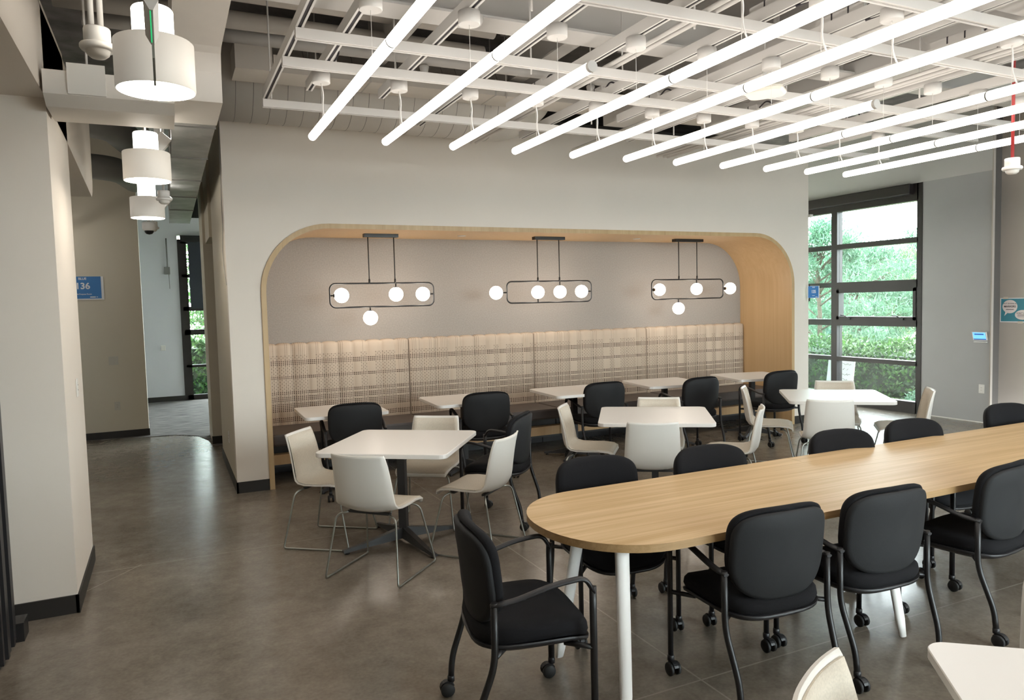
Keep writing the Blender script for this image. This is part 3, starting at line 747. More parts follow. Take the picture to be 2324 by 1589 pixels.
for x, y, d, l, g in (
  (1.265,2.68,-10,'black armchair on casters at the rounded end of the oak table',G1),
  (2.275,2.44,86,'black armchair on the near side of the oak table, nearest its rounded end',G1),
  (2.90,2.42,87,'second black armchair from the rounded end on the near side of the oak table',G1),
  (3.78,2.44,97,'black armchair on the near side of the oak table at the right photo edge',G1),
  (2.07,3.24,-97,'black armchair on the far side of the oak table, nearest its rounded end',G1),
  (2.79,3.15,-95,'second black armchair from the rounded end on the far side of the oak table',G1),
  (3.80,3.11,-97,'third black armchair from the rounded end on the far side of the oak table',G1),
  (4.515,3.135,-96,'fourth black armchair from the rounded end on the far side of the oak table',G1),
  (5.70,3.22,-96,'farthest right black armchair on the far side of the oak table',G1),
  (1.515,6.74,84,'black armchair at the leftmost booth table',G2),
  (2.815,6.76,83,'black armchair at the second booth table from the left',G2),
  (4.19,6.80,86,'black armchair at the middle booth table',G2),
  (5.27,6.56,91,'black armchair at the fourth booth table from the left',G2),
  (6.42,6.53,89,'black armchair at the rightmost booth table beside the maple side wall',G2),
  (2.335,5.28,137,'black armchair turned sideways behind the leftmost square white table','G')):
    o = place(bproto, x, y, d, l, 'chair', g if g != 'G' else 'black guest chairs')
G3 = 'white shell chairs around the square tables'
for x, y, d, l in (
  (1.03,5.44,-37,'white shell chair on the left side of the leftmost square table'),
  (1.186,4.62,44,'white shell chair at the front of the leftmost square table, back to the camera'),
  (1.82,5.49,234,'white shell chair on the far side of the leftmost square table'),
  (1.92,4.73,131,'white shell chair on the right side of the leftmost square table'),
  (3.35,4.65,57,'white shell chair at the front of the middle square table, back to the camera'),
  (3.27,5.43,-40,'white shell chair on the left side of the middle square table'),
  (3.95,5.36,234,'white shell chair on the far side of the middle square table'),
  (4.22,4.735,135,'white shell chair on the right side of the middle square table'),
  (5.39,5.50,-45,'white shell chair on the left side of the square table by the window'),
  (6.19,5.38,226,'white shell chair on the far side of the square table by the window'),
  (5.32,4.735,49,'white shell chair at the front of the square table by the window'),
  (6.305,4.72,135,'white shell chair on the right side of the square table by the window'),
  (1.466,1.02,-62,'white shell chair cut off at the bottom edge in the foreground'),
  (2.33,1.06,222,'white shell chair at the right edge of the photo, only a sliver showing')):
    place(wproto, x, y, d, l, 'chair', G3)

# ------------------------------------------------------------------ square tables
def make_square(w, d, zt=.74, foot=.47, rot=45):
    e = empty('square_table')
    MB().prism(rrect(w, d, .055, 7), zt-.031, zt, None, .003).build('tabletop', M['wtop'], e)
    m = MB(); m.box((-.028,-.028,.06),(.028,.028,zt-.05)); m.build('column', M['dkst'], e)
    m = MB(); m.box((-.16,-.16,zt-.05),(.16,.16,zt-.031)); m.build('mounting_plate', M['dkst'], e)
    for k in range(4):
        a = math.radians(rot+90*k); R_ = Matrix.Rotation(a,4,'Z')
        sec = []
        for t, wd, z0, z1 in ((.0,.03,.035,.115),(.10,.03,.032,.095),(foot*.7,.024,.022,.05),(foot,.020,.014,.032)):
            sec.append([R_ @ V(t,-wd,z0), R_ @ V(t,wd,z0), R_ @ V(t,wd*.7,z1), R_ @ V(t,-wd*.7,z1)])
        MB().loops(sec, True, True, False).build('leg', M['dkst'], e)
        MB().lathe([(.016,0),(.018,.004),(.014,.015)], tuple(R_ @ V(foot-.03,0,0)), 12, 'z', True, True).build('foot', M['black'], e)
    return e
sq = make_square(.925,.925)
def pl(x, y, deg, label, first=False, group='square white tables on the floor', src=None):
    o = src if first else copy_tree(src)
    o.location = (x,y,0); o.rotation_euler = (0,0,math.radians(deg)); tag(o, label, 'table', group)
pl(1.49,5.12,-35.5,'leftmost square white table with four white chairs, nearest the corridor',True,src=sq)
pl(3.715,5.107,-34,'middle square white table with four white chairs, in front of the third banquette section',src=sq)
pl(5.857,5.12,-39,'square white table by the tall window with four white chairs',src=sq)
pl(1.947,.69,-39.5,'square white table cut off at the bottom right corner in the foreground',src=sq)
bt = make_square(.77,.77,.74,.36,45); bt.name = 'booth_table'
bl = ['leftmost white booth table in front of the banquette','second white booth table from the left in front of the banquette','middle white booth table in front of the banquette','fourth white booth table from the left in front of the banquette','rightmost white booth table in front of the banquette, by the maple side wall']
for i, (x, y, r) in enumerate(((1.465,7.05,-1),(2.745,7.08,-3),(4.03,7.02,-3),(5.30,7.08,-8),(6.56,6.98,-12))):
    pl(x, y, r, bl[i], i == 0, 'white booth tables along the banquette', bt)

# ------------------------------------------------------------------ long oak table
tb = empty('long_table', (4.27,2.817,0)); tag(tb, 'long light oak table with rounded ends and white legs', 'table')
def stadium(x0, x1, hw, a, n=28):
    o = []
    for k in range(n+1):
        t = -PI/2 + PI*k/n; c, s = math.cos(t), math.sin(t)
        o.append((x1-a+a*abs(c)**(.92), hw*math.copysign(abs(s)**.96, s)))
    for k in range(n+1):
        t = PI/2 + PI*k/n; c, s = math.cos(t), math.sin(t)
        o.append((x0+a-a*abs(c)**(.92), hw*math.copysign(abs(s)**.96, s)))
    return o
st = stadium(1.43-4.27, 7.1-4.27, .458, .43)
# two leaves meeting at a seam
sx_ = 3.354-4.27
left = [p for p in st if p[0] <= sx_]; 
leftp = [(sx_-.0012,-.458)] + [(sx_-.0012,.458)] + [p for p in st if p[0] < 0]
rightp = [(sx_+.0012,.458),(sx_+.0012,-.458)] + [p for p in st if p[0] > 0]
for nm, pp in (('tabletop',leftp),('tabletop',rightp)):
    m = MB(); m.add([V(x,y,.740) for x,y in pp],[list(range(len(pp)))]); m.add([V(x,y,.7065) for x,y in pp],[list(range(len(pp)))[::-1]])
    t = m.build(nm, M['oak'], tb)
m = MB(); m.loops([[V(x,y,.7066) for x,y in st],[V(x,y,.7399) for x,y in st]], False, False, True); m.build('edge_band', M['oakedge'], tb)
def oakleg(x, y, dx, dy):
    m = MB(); ls = []
    for t in range(9):
        q = t/8; z = .706*(1-q)+.012*q; ww = .034-.006*q if q < 1 else .02
        cx = x-4.27+dx*q; cy = y-2.817+dy*q
        ls.append([V(cx+ww*.98*math.cos(a), cy+ww*.62*math.sin(a), z) for a in [2*PI*k/14 for k in range(14)]])
    m.loops(ls, True, True, True); m.build('leg', M['sw'], tb)
for x, y, dx, dy in ((1.66,2.52,-.045,-.085),(1.74,2.98,-.11,.05),(3.20,2.52,.04,-.11),(3.20,3.11,.04,.05),(5.1,2.52,0,-.1),(5.1,3.11,0,.05),(6.7,2.52,.05,-.1),(6.7,3.11,.05,.05)): oakleg(x,y,dx,dy)
m = MB(); m.box((-2.45,-.16,.67),(2.3,-.13,.706)); m.box((-2.45,.13,.67),(2.3,.16,.706)); m.build('under_frame', M['sw'], tb)

# ------------------------------------------------------------------ tube lights
X0, DX, ZL, RT = .93, .4935, 2.848, .0265
YE = 5.02
names = ['first','second','third','fourth','fifth','sixth','seventh','eighth','ninth','tenth','eleventh']
SEG = 1.905
def tubeseg(first, s):
    m = MB(); pr_ = ([(.001,0),(.016,-.001),(.023,-.005)] if first else []) + [(RT,-.014 if first else 0),(RT,-s+.004)]
    a0_, a1_, n = math.radians(104), math.radians(436), 18
    ls = [[V(r*math.cos(a0_+(a1_-a0_)*k/n), y, r*math.sin(a0_+(a1_-a0_)*k/n)) for k in range(n+1)] for r, y in pr_]
    return m.loops(ls, False, False, True, closed=False)
def top_block(s):  # opaque top strip added to cut the light going up
    m = MB(); a0_, a1_, n = math.radians(75), math.radians(105), 4
    ls = [[V(r*math.cos(a0_+(a1_-a0_)*k/n), y, r*math.sin(a0_+(a1_-a0_)*k/n)) for k in range(n+1)] for r, y in ((.001,-.001),(RT,-.012),(RT+.0006,-.013),(RT+.0006,-s+.004))]
    return m.loops(ls, False, False, True, closed=False)
def tubelight(i):
    x = X0 + DX*i
    if i in (2,6): segs = [SEG]
    elif i in (7,8,9,10): segs = [1.27,1.0,SEG,SEG] if i == 7 else [1.27,SEG,SEG,SEG]
    else: segs = [SEG,SEG,SEG]
    e = empty('tube_light', (x, YE, ZL))
    lab = '%s glowing tube light counted from the left' % names[i]
    if i == 2: lab = 'short third glowing tube light from the left, ending in a visible cap'
    if i == 6: lab = 'short seventh glowing tube light from the left, ending in a visible cap'
    tag(e, lab, 'tube light', 'parallel glowing tube lights under the ceiling')
    y = 0
    for s in segs:
        tubeseg(y == 0, s).build('diffuser', M['tubeL'], e, 0, (0,y,0))
        top_block(s).build('housing', M['white'], e, 0, (0,y,0))
        y -= s
        if abs(y) < sum(segs)-.01: MB().lathe([(RT+.001,0),(RT+.001,.009)], (0,y-.003,0), 18, 'y', True, True).build('joint_ring', M['dduct'], e)
    MB().lathe([(RT+.001,-.02),(RT+.001,.002),(.001,.002)], (0,y,0), 18, 'y', True, True).build('end_cap', M['white'], e)
    # hanging wires and canopies
    ys = [4.65, 3.44] + ([2.62, 1.5] if len(segs) > 1 else [])
    if i in (0,1): ys = [4.65, 3.44, 2.2, 1.0]
    for k, yy in enumerate(ys):
        if yy < YE - sum(segs): continue
        MB().lathe([(.052,.0),(.055,.004),(.055,.062),(.0,.062)], (0,yy-YE,3.093-ZL), 20, 'z', True, False).build('canopy', M['white'], e)
        if k == 0 or k == 2:
            p = [(0.0,yy-YE,3.093-ZL),(.012,yy-YE,3.03-ZL),(.004,yy-YE,2.95-ZL),(.006,yy-YE-.03,RT-.003)]
            MB().tube(arcpts(p,.04),.0042,6).build('power_cord', M['sw'], e)
        MB().tube([(0,yy-YE,3.095-ZL),(0,yy-YE,RT-.004)],.0014,5).build('wire', M['white'], e)
    return e
for i in range(11): tubelight(i)
for k, (x, y, z) in enumerate(((-1.32,11.2,2.75),(-1.6,11.2,2.6),(-1.32,9.1,2.75))):  # added lamps, out of view, brightening the corridor end wall
    e = empty('tube_light', (x,y,z)); tag(e, 'unseen tube light added in the bay left of the corridor, %s one' % (['right','left','near'][k]), 'tube light')
    tubeseg(True, SEG).build('diffuser', M['tubeL'], e); top_block(SEG).build('housing', M['white'], e)
    for yy in (-.3,-1.6): MB().tube([(0,yy,RT),(0,yy,4.25-z)],.003,6).build('wire', M['white'], e)

# ------------------------------------------------------------------ ceiling grid of struts
ZR = 3.13
ng = ['front','second','third','fourth','fifth','sixth','seventh']
for k, y in enumerate((5.36,4.43,3.96,3.02,2.50,1.6,.7)):
    m = MB(); z0, z1 = ZR-.026, ZR+.026
    m.box((.67,y-.0205,z0+.006),(6.9,y+.0205,z1)); m.box((.67,y-.0205,z0),(6.9,y-.009,z0+.006)); m.box((.67,y+.009,z0),(6.9,y+.0205,z0+.006))
    o = m.build('ceiling_rail', M['white']); tag(o, 'long white cross rail of the ceiling grid, number %s from the alcove wall' % ng[k], 'rail', 'white cross rails of the ceiling grid')
def ystrut(x, ya, yb, z=3.157, h=.062, w=.041):
    m = MB(); m.box((x-w/2,ya,z+.006),(x+w/2,yb,z+h)); m.box((x-w/2,ya,z),(x-.009,yb,z+.006)); m.box((x+.009,ya,z),(x+w/2,yb,z+.006))
    m2 = MB(); m2.box((x-.009,ya+.003,z+.0045),(x+.009,yb-.003,z+.0066))
    return m, m2
sxs = [.69,.93] + [X0+DX*i for i in range(1,11)] + [6.35]
ends = [5.36,5.06,5.08,5.75,5.1,5.9,5.1,5.7,5.15,5.8,5.2,5.6,5.5]
for k, x in enumerate(sxs):
    m, m2 = ystrut(x, -1.5, ends[k])
    o = m.build('ceiling_strut', M['white'])
    m2.build('slot', M['ink'], o)
    tag(o, ('leftmost slotted white strut of the ceiling grid, at the ends of the cross rails' if k == 0 else 'slotted white ceiling strut above the %s tube light' % names[k-1] if k <= 11 else 'rightmost slotted white strut of the ceiling grid'), 'strut', 'slotted white struts running towards the alcove wall')
# hanger rods
hr = [(.72,4.0),(.72,5.3),(1.42,4.7),(2.15,4.2),(2.9,4.3),(3.6,3.7),(4.4,4.3),(5.1,3.7),(1.7,3.3),(3.2,5.2),(4.1,5.3),(5.6,4.6),(2.62,3.2),(5.9,5.1)]
for x, y in hr:
    o = MB().tube([(x,y,3.15),(x,y,4.25)],.006,6).build('hanger_rod', M['white']); tag(o, 'thin white hanger rod between the ceiling grid and the deck', 'hanger rod', 'thin white hanger rods of the ceiling grid')
# drivers with black whips on the struts
for i in range(11):
    x = X0+DX*i+.07
    for yy in (4.80,2.98):
        if i in (2,6) and yy < 3: continue
        e = empty('light_driver', (x,yy,3.225)); tag(e, 'white driver box with a black cable above the %s tube light, %s' % (names[i], 'towards the alcove' if yy > 4 else 'towards the camera'), 'driver box', 'light driver boxes above the ceiling grid')
        B((-.028,-.16,0),(.028,.16,.055)).build('case', M['white'], e)
        m = MB()
        for d in (-.06,.05): m.box((-.03,d-.004,-.002),(.03,d+.004,.058))
        m.build('strap', M['ink'], e)
        MB().tube(arcpts([(.0,-.16,.03),(.0,-.24,.07),(.02,-.30,.02),(-.03,-.30,-.06),(-.065,-.20,-.07)],.06),.006,6).build('cable', M['ink'], e)
# beams, joists and pipes across the ceiling
def ceil(name, m, mat, label, cat, group=None): return tag(m.build(name, mat), label, cat, group)
for y, nm in ((4.42,'in front of the wide duct'),(2.9,'above the middle of the tube lights'),(1.4,'towards the camera')):
    m = MB(); m.box((-.5,y-.115,3.50),(9.5,y+.115,3.516)); m.box((-.5,y-.006,3.516),(9.5,y+.006,3.75)); m.box((-.5,y-.115,3.75),(9.5,y+.115,3.766))
    ceil('steel_beam', m, M['white'], 'white steel beam spanning the ceiling '+nm, 'beam', 'white steel beams under the deck')
for k, x in enumerate((1.72,3.05,4.35,5.65,6.95)):
    m = MB(); m.box((x-.07,-3,3.77),(x+.07,6.45,3.785)); m.box((x-.005,-3,3.785),(x+.005,6.45,4.235)); m.box((x-.07,-3,4.235),(x+.07,6.45,4.25))
    ceil('ceiling_joist', m, M['white'], 'white steel joist running towards the alcove wall, %s from the left' % ['first','second','third','fourth','fifth'][k], 'joist', 'white joists above the grid')
for k, (x, z, r) in enumerate(((2.55,3.17,.014),(2.60,3.17,.014),(3.62,3.17,.014),(3.67,3.168,.012),(4.62,3.17,.014),(4.70,3.17,.014),(4.75,3.168,.012),(5.65,3.17,.014),(5.70,3.17,.014))):
    m = MB().tube([(x,-2,z),(x,3.6,z),(x+.04,4.2,z+.02),(x+.04,6.3,z+.02)],r,8)
    ceil('conduit', m, M['white'], 'thin white conduit running above the tube lights', 'conduit', 'white conduits above the tube lights')
# wide flat ducts on the right side of the ceiling
for k, (x0_, x1_, z) in enumerate(((3.95,4.20,3.42),(5.15,5.5,3.44))):
    m = MB(); m.box((x0_,-2,z),(x1_,6.2,z+.16))
    ceil('cable_tray', m, M['white'], 'flat white tray running towards the alcove wall, the %s one' % ('left' if k == 0 else 'right'), 'cable tray', 'flat white trays above the grid')
# rectangular duct above the alcove wall
dd = empty('rectangular_duct', (2.6,6.35,3.6)); tag(dd, 'flat white rectangular duct running above the alcove wall', 'duct')
B((-1.73,-.165,0),(5.0,.165,.135)).build('duct_body', M['duct'], dd)
B((-2.02,-.18,0),(-1.74,.18,.216)).build('end_box', M['duct'], dd)
for x in (-.95,0.2,1.3,2.4,3.5): B((x-.006,-.169,-.004),(x+.006,.169,.139)).build('seam', M['white'], dd)
for x in (-1.4,.3,1.9,3.6):
    for y in (-.172,.172): MB().tube([(x,y,-.02),(x,y,.65)],.006,6).build('hanger', M['white'], dd)
rd = empty('round_duct', (1.75,6.885,3.708)); tag(rd, 'large round spiral duct along the top of the alcove wall', 'duct')
RD = .35
m = MB(); m.lathe([(RD,-1.45),(RD,1.30)],(0,0,0),40,'x',True,False)
el = []
for k in range(9):
    a = math.radians(80*k/8); rr_ = .42
    ctr = V(1.30+rr_*math.sin(a), 0, rr_-rr_*math.cos(a)); ax = V(math.cos(a),0,math.sin(a)); nn = ax.cross(V(0,1,0))
    el.append([ctr + V(0,1,0)*RD*math.cos(2*PI*q/40) + nn*RD*math.sin(2*PI*q/40) for q in range(40)])
m.loops(el, False, True, True); m.build('duct_body', M['duct'], rd)
m = MB(); x = -1.42
while x < 1.3: m.lathe([(RD+.001,x),(RD+.003,x+.002),(RD+.001,x+.004)],(0,0,0),40,'x'); x += .14
tag(m.build('spiral_seam', M['dduct'], rd))
for x in (-.9,.4): MB().tube([(x,0,RD-.005),(x,0,4.25-3.708)],.006,6).build('hanger', M['white'], rd)
# sprinkler main with heads
m = MB(); m.tube([(-.4,5.55,3.62),(6.9,5.5,3.62)],.045,14)
e = m.build('sprinkler_pipe', M['white']); tag(e, 'white sprinkler pipe crossing behind the ceiling grid', 'pipe')
for x in (1.9,2.35,3.4,4.6): MB().lathe([(.03,-.05),(.038,-.06),(.03,-.10),(.012,-.12),(.018,-.145),(.0,-.15)],(x,5.53,3.62),12,'z',True).build('sprinkler_head', M['white'], e)
for x, y in ((1.65,3.9),(4.1,4.1)):
    m = MB(); m.tube([(x,y,4.25),(x,y,3.32)],.022,10); m.lathe([(.045,0),(.05,-.02),(.035,-.05),(.0,-.055)],(x,y,3.33),14); m.sphere((x,y,3.56),.035,12,8)
    ceil('sprinkler_drop', m, M['white'], 'white sprinkler drop above the grid near the %s tube light' % ('second' if x < 3 else 'seventh'), 'sprinkler', 'white sprinkler drops')
# pipes far left
for k, (y, z, r) in enumerate(((5.75,4.02,.07),(6.0,3.90,.07))):
    m = MB().tube([(-.6,y,z),(2.6,y,z-.02)],r,18); ceil('white_pipe', m, M['duct'], 'fat white pipe crossing high above the corridor mouth, %s' % ('upper' if k == 0 else 'lower'), 'pipe', 'fat white pipes at the upper left')
# access point
ap = empty('access_point', (3.46,3.56,3.0)); tag(ap, 'flat white wireless access point hanging below the grid', 'access point')
MB().prism(rrect(.24,.24,.06,6), -.02, .02, Matrix.Rotation(.6,4,'Z'), .014).build('case', M['ivory'], ap)
MB().tube([(.03,.03,.02),(.03,.03,.16)],.012,8).build('bracket', M['white'], ap)
# ---- ceiling sensors
def sensor(loc, stems, label, mat, zt, group='occupancy sensors on stems'):
    e = empty('occupancy_sensor', loc); tag(e, label, 'sensor', group)
    MB().lathe([(.0,.09),(.046,.09),(.048,.085),(.048,.03)],(0,0,0),20,'z',False,True).build('junction_box', M['sw'], e)
    MB().lathe([(.0,.03),(.060,.03),(.064,.024),(.064,.014),(.058,.006),(.0,.004)],(0,0,0),24).build('base', M['sw'], e)
    m = MB(); m.lathe([(.044,.006),(.040,-.010),(.026,-.022),(.0,-.025)],(0,0,0),20); m.build('lens', M['plate'], e)
    for sx in stems: MB().tube([(sx,0,.088),(sx,0,zt-loc[2])],.011,10).build('stem', mat, e)
sensor((-.19,3.328,2.735),(-.018,.014),'white ceiling sensor on two white pipes left of the nearest drum pendant',M['white'],4.25)
sensor((5.50,3.27,2.565),(0,),'white ceiling sensor on a red pipe at the upper right',M['red'],4.25)
sensor((.03,7.0,2.66),(0,),'small ceiling sensor between the second and the farthest drum pendants',M['white'],4.25)
sensor((-.09,9.4,2.66),(0,),'small ceiling sensor past the farthest drum pendant',M['white'],4.25)
# security camera
sc = empty('security_camera', (-.125,8.9,2.60)); tag(sc, 'white dome security camera with a black lens hanging in the corridor', 'camera')
MB().lathe([(.0,.09),(.05,.09),(.066,.075),(.066,.01),(.056,0),(.05,-.005)],(0,0,0),24).build('housing', M['sw'], sc)
MB().lathe([(.047,0),(.044,-.02),(.03,-.038),(.0,-.046)],(0,0,0),20).build('dome', M['black'], sc)
MB().tube([(0,0,.09),(0,0,1.65)],.014,10).build('stem', M['white'], sc)

# ------------------------------------------------------------------ drum pendants in the corridor
pp = empty('drum_pendant')
MB().lathe([(.137,.0),(.141,.004),(.141,.178),(.137,.182)],(0,0,0),40).build('drum_shade', M['drumS'], pp)
MB().lathe([(.074,.182),(.137,.182)],(0,0,0),40).build('shade_top', M['sw'], pp)
MB().lathe([(.0,.003),(.133,.003),(.137,.0)],(0,0,0),40).build('bottom_diffuser', M['drumL'], pp)
MB().lathe([(.072,.182),(.073,.186),(.073,.30),(.069,.306),(.0,.306)],(0,0,0),30).build('upper_diffuser', M['drumU'], pp)
m = MB(); m.tube([(0,0,.306),(0,0,1.69)],.005,8); m.build('stem', M['white'], pp)
for k, (x, y, z) in enumerate(((.008,3.165,2.562),(-.066,5.33,2.562),(-.107,7.42,2.562),(.04,-1.0,2.562),(.05,-3.1,2.562))):  # last two are unseen, added to brighten the corridor
    o = pp if k == 0 else copy_tree(pp)
    o.location = (x,y,z); tag(o, ['nearest white drum pendant light, partly behind the hanging exit sign','second white drum pendant light along the corridor','farthest white drum pendant light along the corridor','unseen white drum pendant added behind the camera, continuing the row','second unseen white drum pendant added behind the camera, continuing the row'][k], 'pendant light', 'white drum pendants along the corridor')
# exit sign seen edge on
ex = empty('exit_sign', (.004,2.62,2.48)); tag(ex, 'hanging exit sign seen edge on in front of the nearest drum pendant', 'exit sign')
B((-.0035,-.13,0),(.0035,.17,.16)).build('panel', M['egrey'], ex)
m = MB(); m.box((-.0045,-.1315,.045),(-.001,-.13,.16)); m.build('green_edge', M['egreen'], ex)
m = MB(); ls = [[V(-w,-.14,z),V(w,-.14,z),V(w,.18,z),V(-w,.18,z)] for w, z in ((.005,.138),(.021,.168),(.021,.30))]; m.loops(ls, True, True, False); m.build('housing', M['white'], ex)
B((-.03,-.145,.30),(.03,.185,.33)).build('canopy', M['white'], ex)
MB().tube([(0,.02,.33),(0,.02,1.77)],.01,8).build('stem', M['white'], ex)

# ------------------------------------------------------------------ corridor ducts
mdu = empty('corridor_duct', (.23,5.0,3.0)); tag(mdu, 'white rectangular duct running into the corridor, stepping down to bare metal', 'duct')
m = MB(); m.box((-.13,-6,.22),(.13,-.42,.6)); m.build('upper_section', M['duct'], mdu)
m = MB(); ls = [[V(-.13,y,za),V(.13,y,za),V(.13,y,zb),V(-.13,y,zb)] for y, za, zb in ((-.42,.22,.6),(-.36,.20,.6),(-.33,.10,.6),(-.325,-.07,.55),(.25,-.07,.5))]
m.loops(ls, True, True, False); m.build('elbow', M['duct'], mdu)
m = MB(); m.box((-.135,.25,-.07),(.125,6.2,.30)); m.build('metal_section', M['galv'], mdu)
for y in (.32,1.4,2.5,3.6,4.7): B((-.14,y,-.078),(.13,y+.012,.31)).build('seam', M['dduct'], mdu)
bd = empty('branch_duct', (-.2,4.75,2.84)); tag(bd, 'white branch duct crossing from the left wall to the corridor duct', 'duct')
m = MB(); ls = [[V(x,-.15,.045),V(x,-.05,0),V(x,.3,0),V(x,.3,.17),V(x,-.15,.17)] for x in (-.33,.30)]; m.loops(ls, True, True, False); m.build('duct_body', M['duct'], bd)
B((-.215,-.165,.048),(-.035,-.15,.21)).build('access_plate', M['plate'], bd)
MB().tube([(-.12,-.155,.20),(-.12,-.155,.9)],.006,6).build('hanger', M['white'], bd)
for k, (y, z, r) in enumerate(((8.5,3.64,.16),(9.5,3.36,.14))):
    m = MB().tube(arcpts([(-2.5,y,z),(-.45,y,z),(-.28,y+.9,z)],.35,8),r,24)
    ceil('round_duct', m, M['dduct'], 'dark grey round elbow duct at the left end of the corridor, %s one' % ('upper' if k == 0 else 'lower'), 'duct', 'dark round ducts in the corridor')
m = MB().tube([(-2.2,7.9,3.66),(.1,7.9,3.64)],.02,10); ceil('sprinkler_pipe', m, M['red'], 'red sprinkler pipe above the corridor', 'pipe')
for k, (x, y, z) in enumerate(((.02,6.05,2.95),(.03,7.9,2.78))):
    tl = empty('track_spotlight', (x,y,z)); tag(tl, 'white track spotlight aimed at the metal duct, the %s one' % ('nearer' if k == 0 else 'farther'), 'spotlight', 'track spotlights in the corridor')
    Mx = Matrix.Rotation(math.radians(40),4,'Y')
    MB().box((-.045,-.045,-.07),(.045,.045,.07),Mx).build('head', M['sw'], tl)
    MB().tube([(.0,0,.05),(.02,0,.32)],.008,8).build('arm', M['white'], tl)
    MB().box((-.035,-.035,.0702),(.035,.035,.072),Mx).build('lens', M['spotL'], tl)
tr = B((-.02,5.6,3.27),(.06,9.0,3.30)).build('light_track', M['white']); tag(tr, 'white lighting track along the corridor ceiling', 'track')
m = MB(); m.box((.42,14.2,3.36),(.95,14.25,4.25))
for q in range(12): m.box((.44+.042*q,14.19,3.375),(.46+.042*q,14.2,3.445))
ceil('air_grille', m, M['black'], 'dark linear air grille high at the end of the corridor', 'air grille')

# ------------------------------------------------------------------ outdoors
o = B((9.75,-20,-.35),(70,70,-.12)).build('ground', M['grass']); struct(o, 'green meadow outside the tall window', 'ground')
o = B((-30,15.62,-.35),(9.74,70,-.12)).build('ground', M['grass']); struct(o, 'green ground outside the far corridor window', 'ground')
o = B((-30,-60,-.35),(60,-4.62,-.12)).build('ground', M['gravel']); struct(o, 'pale paving behind the building', 'ground')
o = B((13.2,4,-.12),(14.9,22,-.10)).build('dry_grass_strip', M['dry']); tag(o, 'strip of dry grass beyond the hedge', 'grass', kind='stuff')
o = B((9.76,5.0,-.12),(11.1,14,-.08)).build('gravel_bed', M['gravel']); tag(o, 'pale gravel bed between the tall window and the hedge', 'gravel', kind='stuff')
def leaves(n, pos, size, asp=1.8, upb=.3):
    m = MB()
    for _ in range(n):
        p = pos(); d = V(random.gauss(0,1), random.gauss(0,1), random.gauss(0,1)+upb).normalized()
        w = d.cross(V(random.gauss(0,1), random.gauss(0,1), random.gauss(0,1))).normalized(); s = size*random.uniform(.6,1.3)
        a = p; b = p + d*s; mid = p + d*s*.5
        m.add([a, mid + w*s/asp/2, b, mid - w*s/asp/2], [[0,1,2,3]])
    return m
def hpos(x0, x1, y0, y1, z1):
    def f():
        x = random.uniform(x0,x1); y = random.uniform(y0,y1)
        top = z1 + .07*math.sin(y*3.1)+.05*math.sin(y*7.7+x*3) + random.uniform(-.04,.06)
        r = random.random()
        if r < .45: return V(x0 + random.uniform(-.08,.1)+.06*math.sin(y*5), y, random.uniform(-.1,top))
        if r < .85: return V(x, y, top - random.uniform(0,.16))
        return V(x, y, random.uniform(-.1,top))
    return f
hg = empty('hedge', (11.9,9,-.12)); tag(hg, 'clipped leafy green hedge outside the tall window', 'hedge')
hm = leaves(15000, hpos(11.35,12.6,5.5,17,.80), .085, 1.9, .5); hm.build('foliage', M['hedge'], hg, loc=(-11.9,-9,.12))
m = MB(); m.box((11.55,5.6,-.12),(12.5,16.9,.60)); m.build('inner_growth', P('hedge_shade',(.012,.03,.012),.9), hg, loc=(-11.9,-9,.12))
hg2 = empty('hedge', (1,17.6,-.12)); tag(hg2, 'leafy hedge seen through the far corridor window', 'hedge')
def hpos2():
    y = random.uniform(17.0,18.0); x = random.uniform(-.5,1.6); top = 1.05+.06*math.sin(x*5)
    return V(x, y if random.random()<.4 else 17.0+random.uniform(-.06,.1), random.uniform(-.1,top) if random.random()<.6 else top-random.uniform(0,.12))
leaves(3500, hpos2, .10, 1.9, .5).build('foliage', M['hedge'], hg2, loc=(-1,-17.6,.12))
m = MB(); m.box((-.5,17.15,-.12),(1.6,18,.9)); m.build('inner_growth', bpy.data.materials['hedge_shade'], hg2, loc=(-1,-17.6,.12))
sh = empty('small_shrub', (10.55,7.62,-.08)); tag(sh, 'small rounded shrub on the gravel at the foot of the window', 'shrub')
def spos():
    d = V(random.gauss(0,1),random.gauss(0,1),abs(random.gauss(0,1))).normalized()*random.uniform(.6,1); return V(d.x*.24,d.y*.26,d.z*.26)
leaves(900, spos, .05, 3, .6).build('foliage', M['pine'], sh)
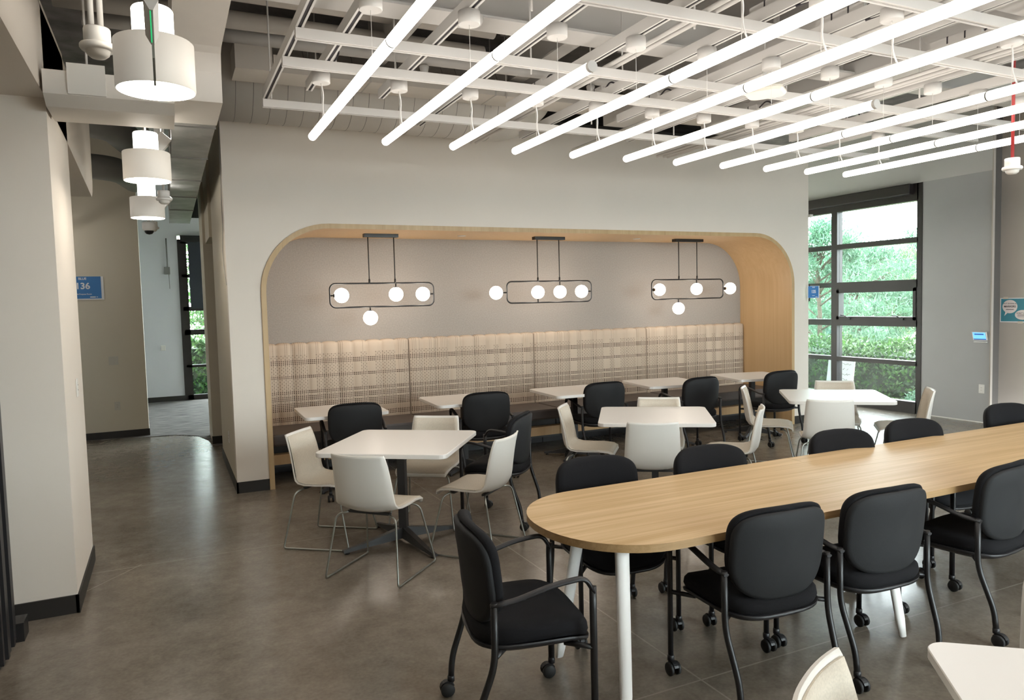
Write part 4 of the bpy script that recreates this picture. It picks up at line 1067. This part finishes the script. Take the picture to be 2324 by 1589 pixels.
def tree(x, y, h, rad, z0, mat, label, n, size, lean=0, group='trees beyond the hedge'):
    e = empty('tree', (x,y,-.12)); tag(e, label, 'tree', group)
    MB().tube([(0,0,0),(.1*lean,0,h*.35),(.25*lean,.1,h*.7),(.3*lean,.1,h*.95)],[.075,.06,.045,.02],10).build('trunk', M['bark'], e)
    cl = []
    for k in range(int(26*rad)):
        t = random.random(); zz = z0 + (h-z0)*t; rr = rad*math.sqrt(max(.05,1-(abs(t-.35)/.72)**2))*random.uniform(.25,1)
        a = random.uniform(0,2*PI); cl.append((V(rr*math.cos(a), rr*math.sin(a), zz), random.uniform(.35,.7)*rad*.42))
    m = MB()
    for c, r in cl: m.tube([V(0,0,max(.3,c.z-.6)), c],[.03,.01],5)
    m.build('branches', M['bark'], e)
    def pos():
        c, r = random.choice(cl); d = V(random.gauss(0,1),random.gauss(0,1),random.gauss(0,.8)); return c + d*r*.5
    leaves(int(n*1.7), pos, size*.8, 5.5, .9).build('foliage', mat, e)
tree(16.6,15.0,3.7,1.5,.15,M['pine'],'tall airy green pine left of the window mullion',9000,.20)
tree(21.6,17.9,3.3,2.0,.3,M['pine'],'bushy green pine in the middle of the window view',13000,.22)
tree(26.6,20.2,3.3,2.0,.3,M['pine2'],'yellow green bushy tree right of the middle in the window view',10000,.24)
tree(31.8,22.9,4.7,1.7,1.5,M['pine'],'tall pine cut off by the right edge of the window',5000,.28)
tree(27.6,25.6,3.7,2.4,.2,M['pine'],'farther bushy pine behind the airy one at the left of the window',8000,.26)
tree(37.5,30.5,3.9,3.6,.2,M['pine2'],'distant broad tree filling the gap between the window pines',8000,.34)
tree(2.2,27.0,5.5,3.2,.3,M['hedge'],'dark tree seen through the far corridor window',4500,.34)
# easel pad leaning outside by the window, seen through the glass
fp = empty('paper_board', (9.96,8.64,-.08)); tag(fp, 'white paper board with handwriting standing outside behind the window mullion', 'board')
Mb = Matrix.Rotation(math.radians(8),4,'Y')
MB().box((-.008,-.26,0),(.008,.26,.76),Mb).build('board', M['paper'], fp)
m = MB()
random.seed(3)
for r in range(6):
    z = .66-.085*r; y = -.2+.05*(r%2); pts = []
    while y < .17-.08*(r%3):
        pts.append(Mb @ V(-.0095, y, z+random.uniform(-.014,.020))); y += random.uniform(.006,.02)
        if random.random() < .16 and len(pts) > 2: m.tube(pts, .0026, 4); pts = []; y += .022
    if len(pts) > 2: m.tube(pts, .0026, 4)
m.build('handwriting', M['ink'], fp)

# ------------------------------------------------------------------ light
w = bpy.data.worlds.new('sky'); S.world = w; w.use_nodes = True
bg = w.node_tree.nodes['Background']; bg.inputs['Color'].default_value = (.91,.955,1,1); bg.inputs['Strength'].default_value = 6.9
S.view_settings.view_transform = 'Standard'; S.view_settings.look = 'None'; S.view_settings.gamma = 1.0; S.view_settings.use_curve_mapping = False
S.view_settings.exposure = 1.42
S.cycles.use_denoising = True
S.cycles.max_bounces = 10; S.cycles.diffuse_bounces = 5; S.cycles.transparent_max_bounces = 16
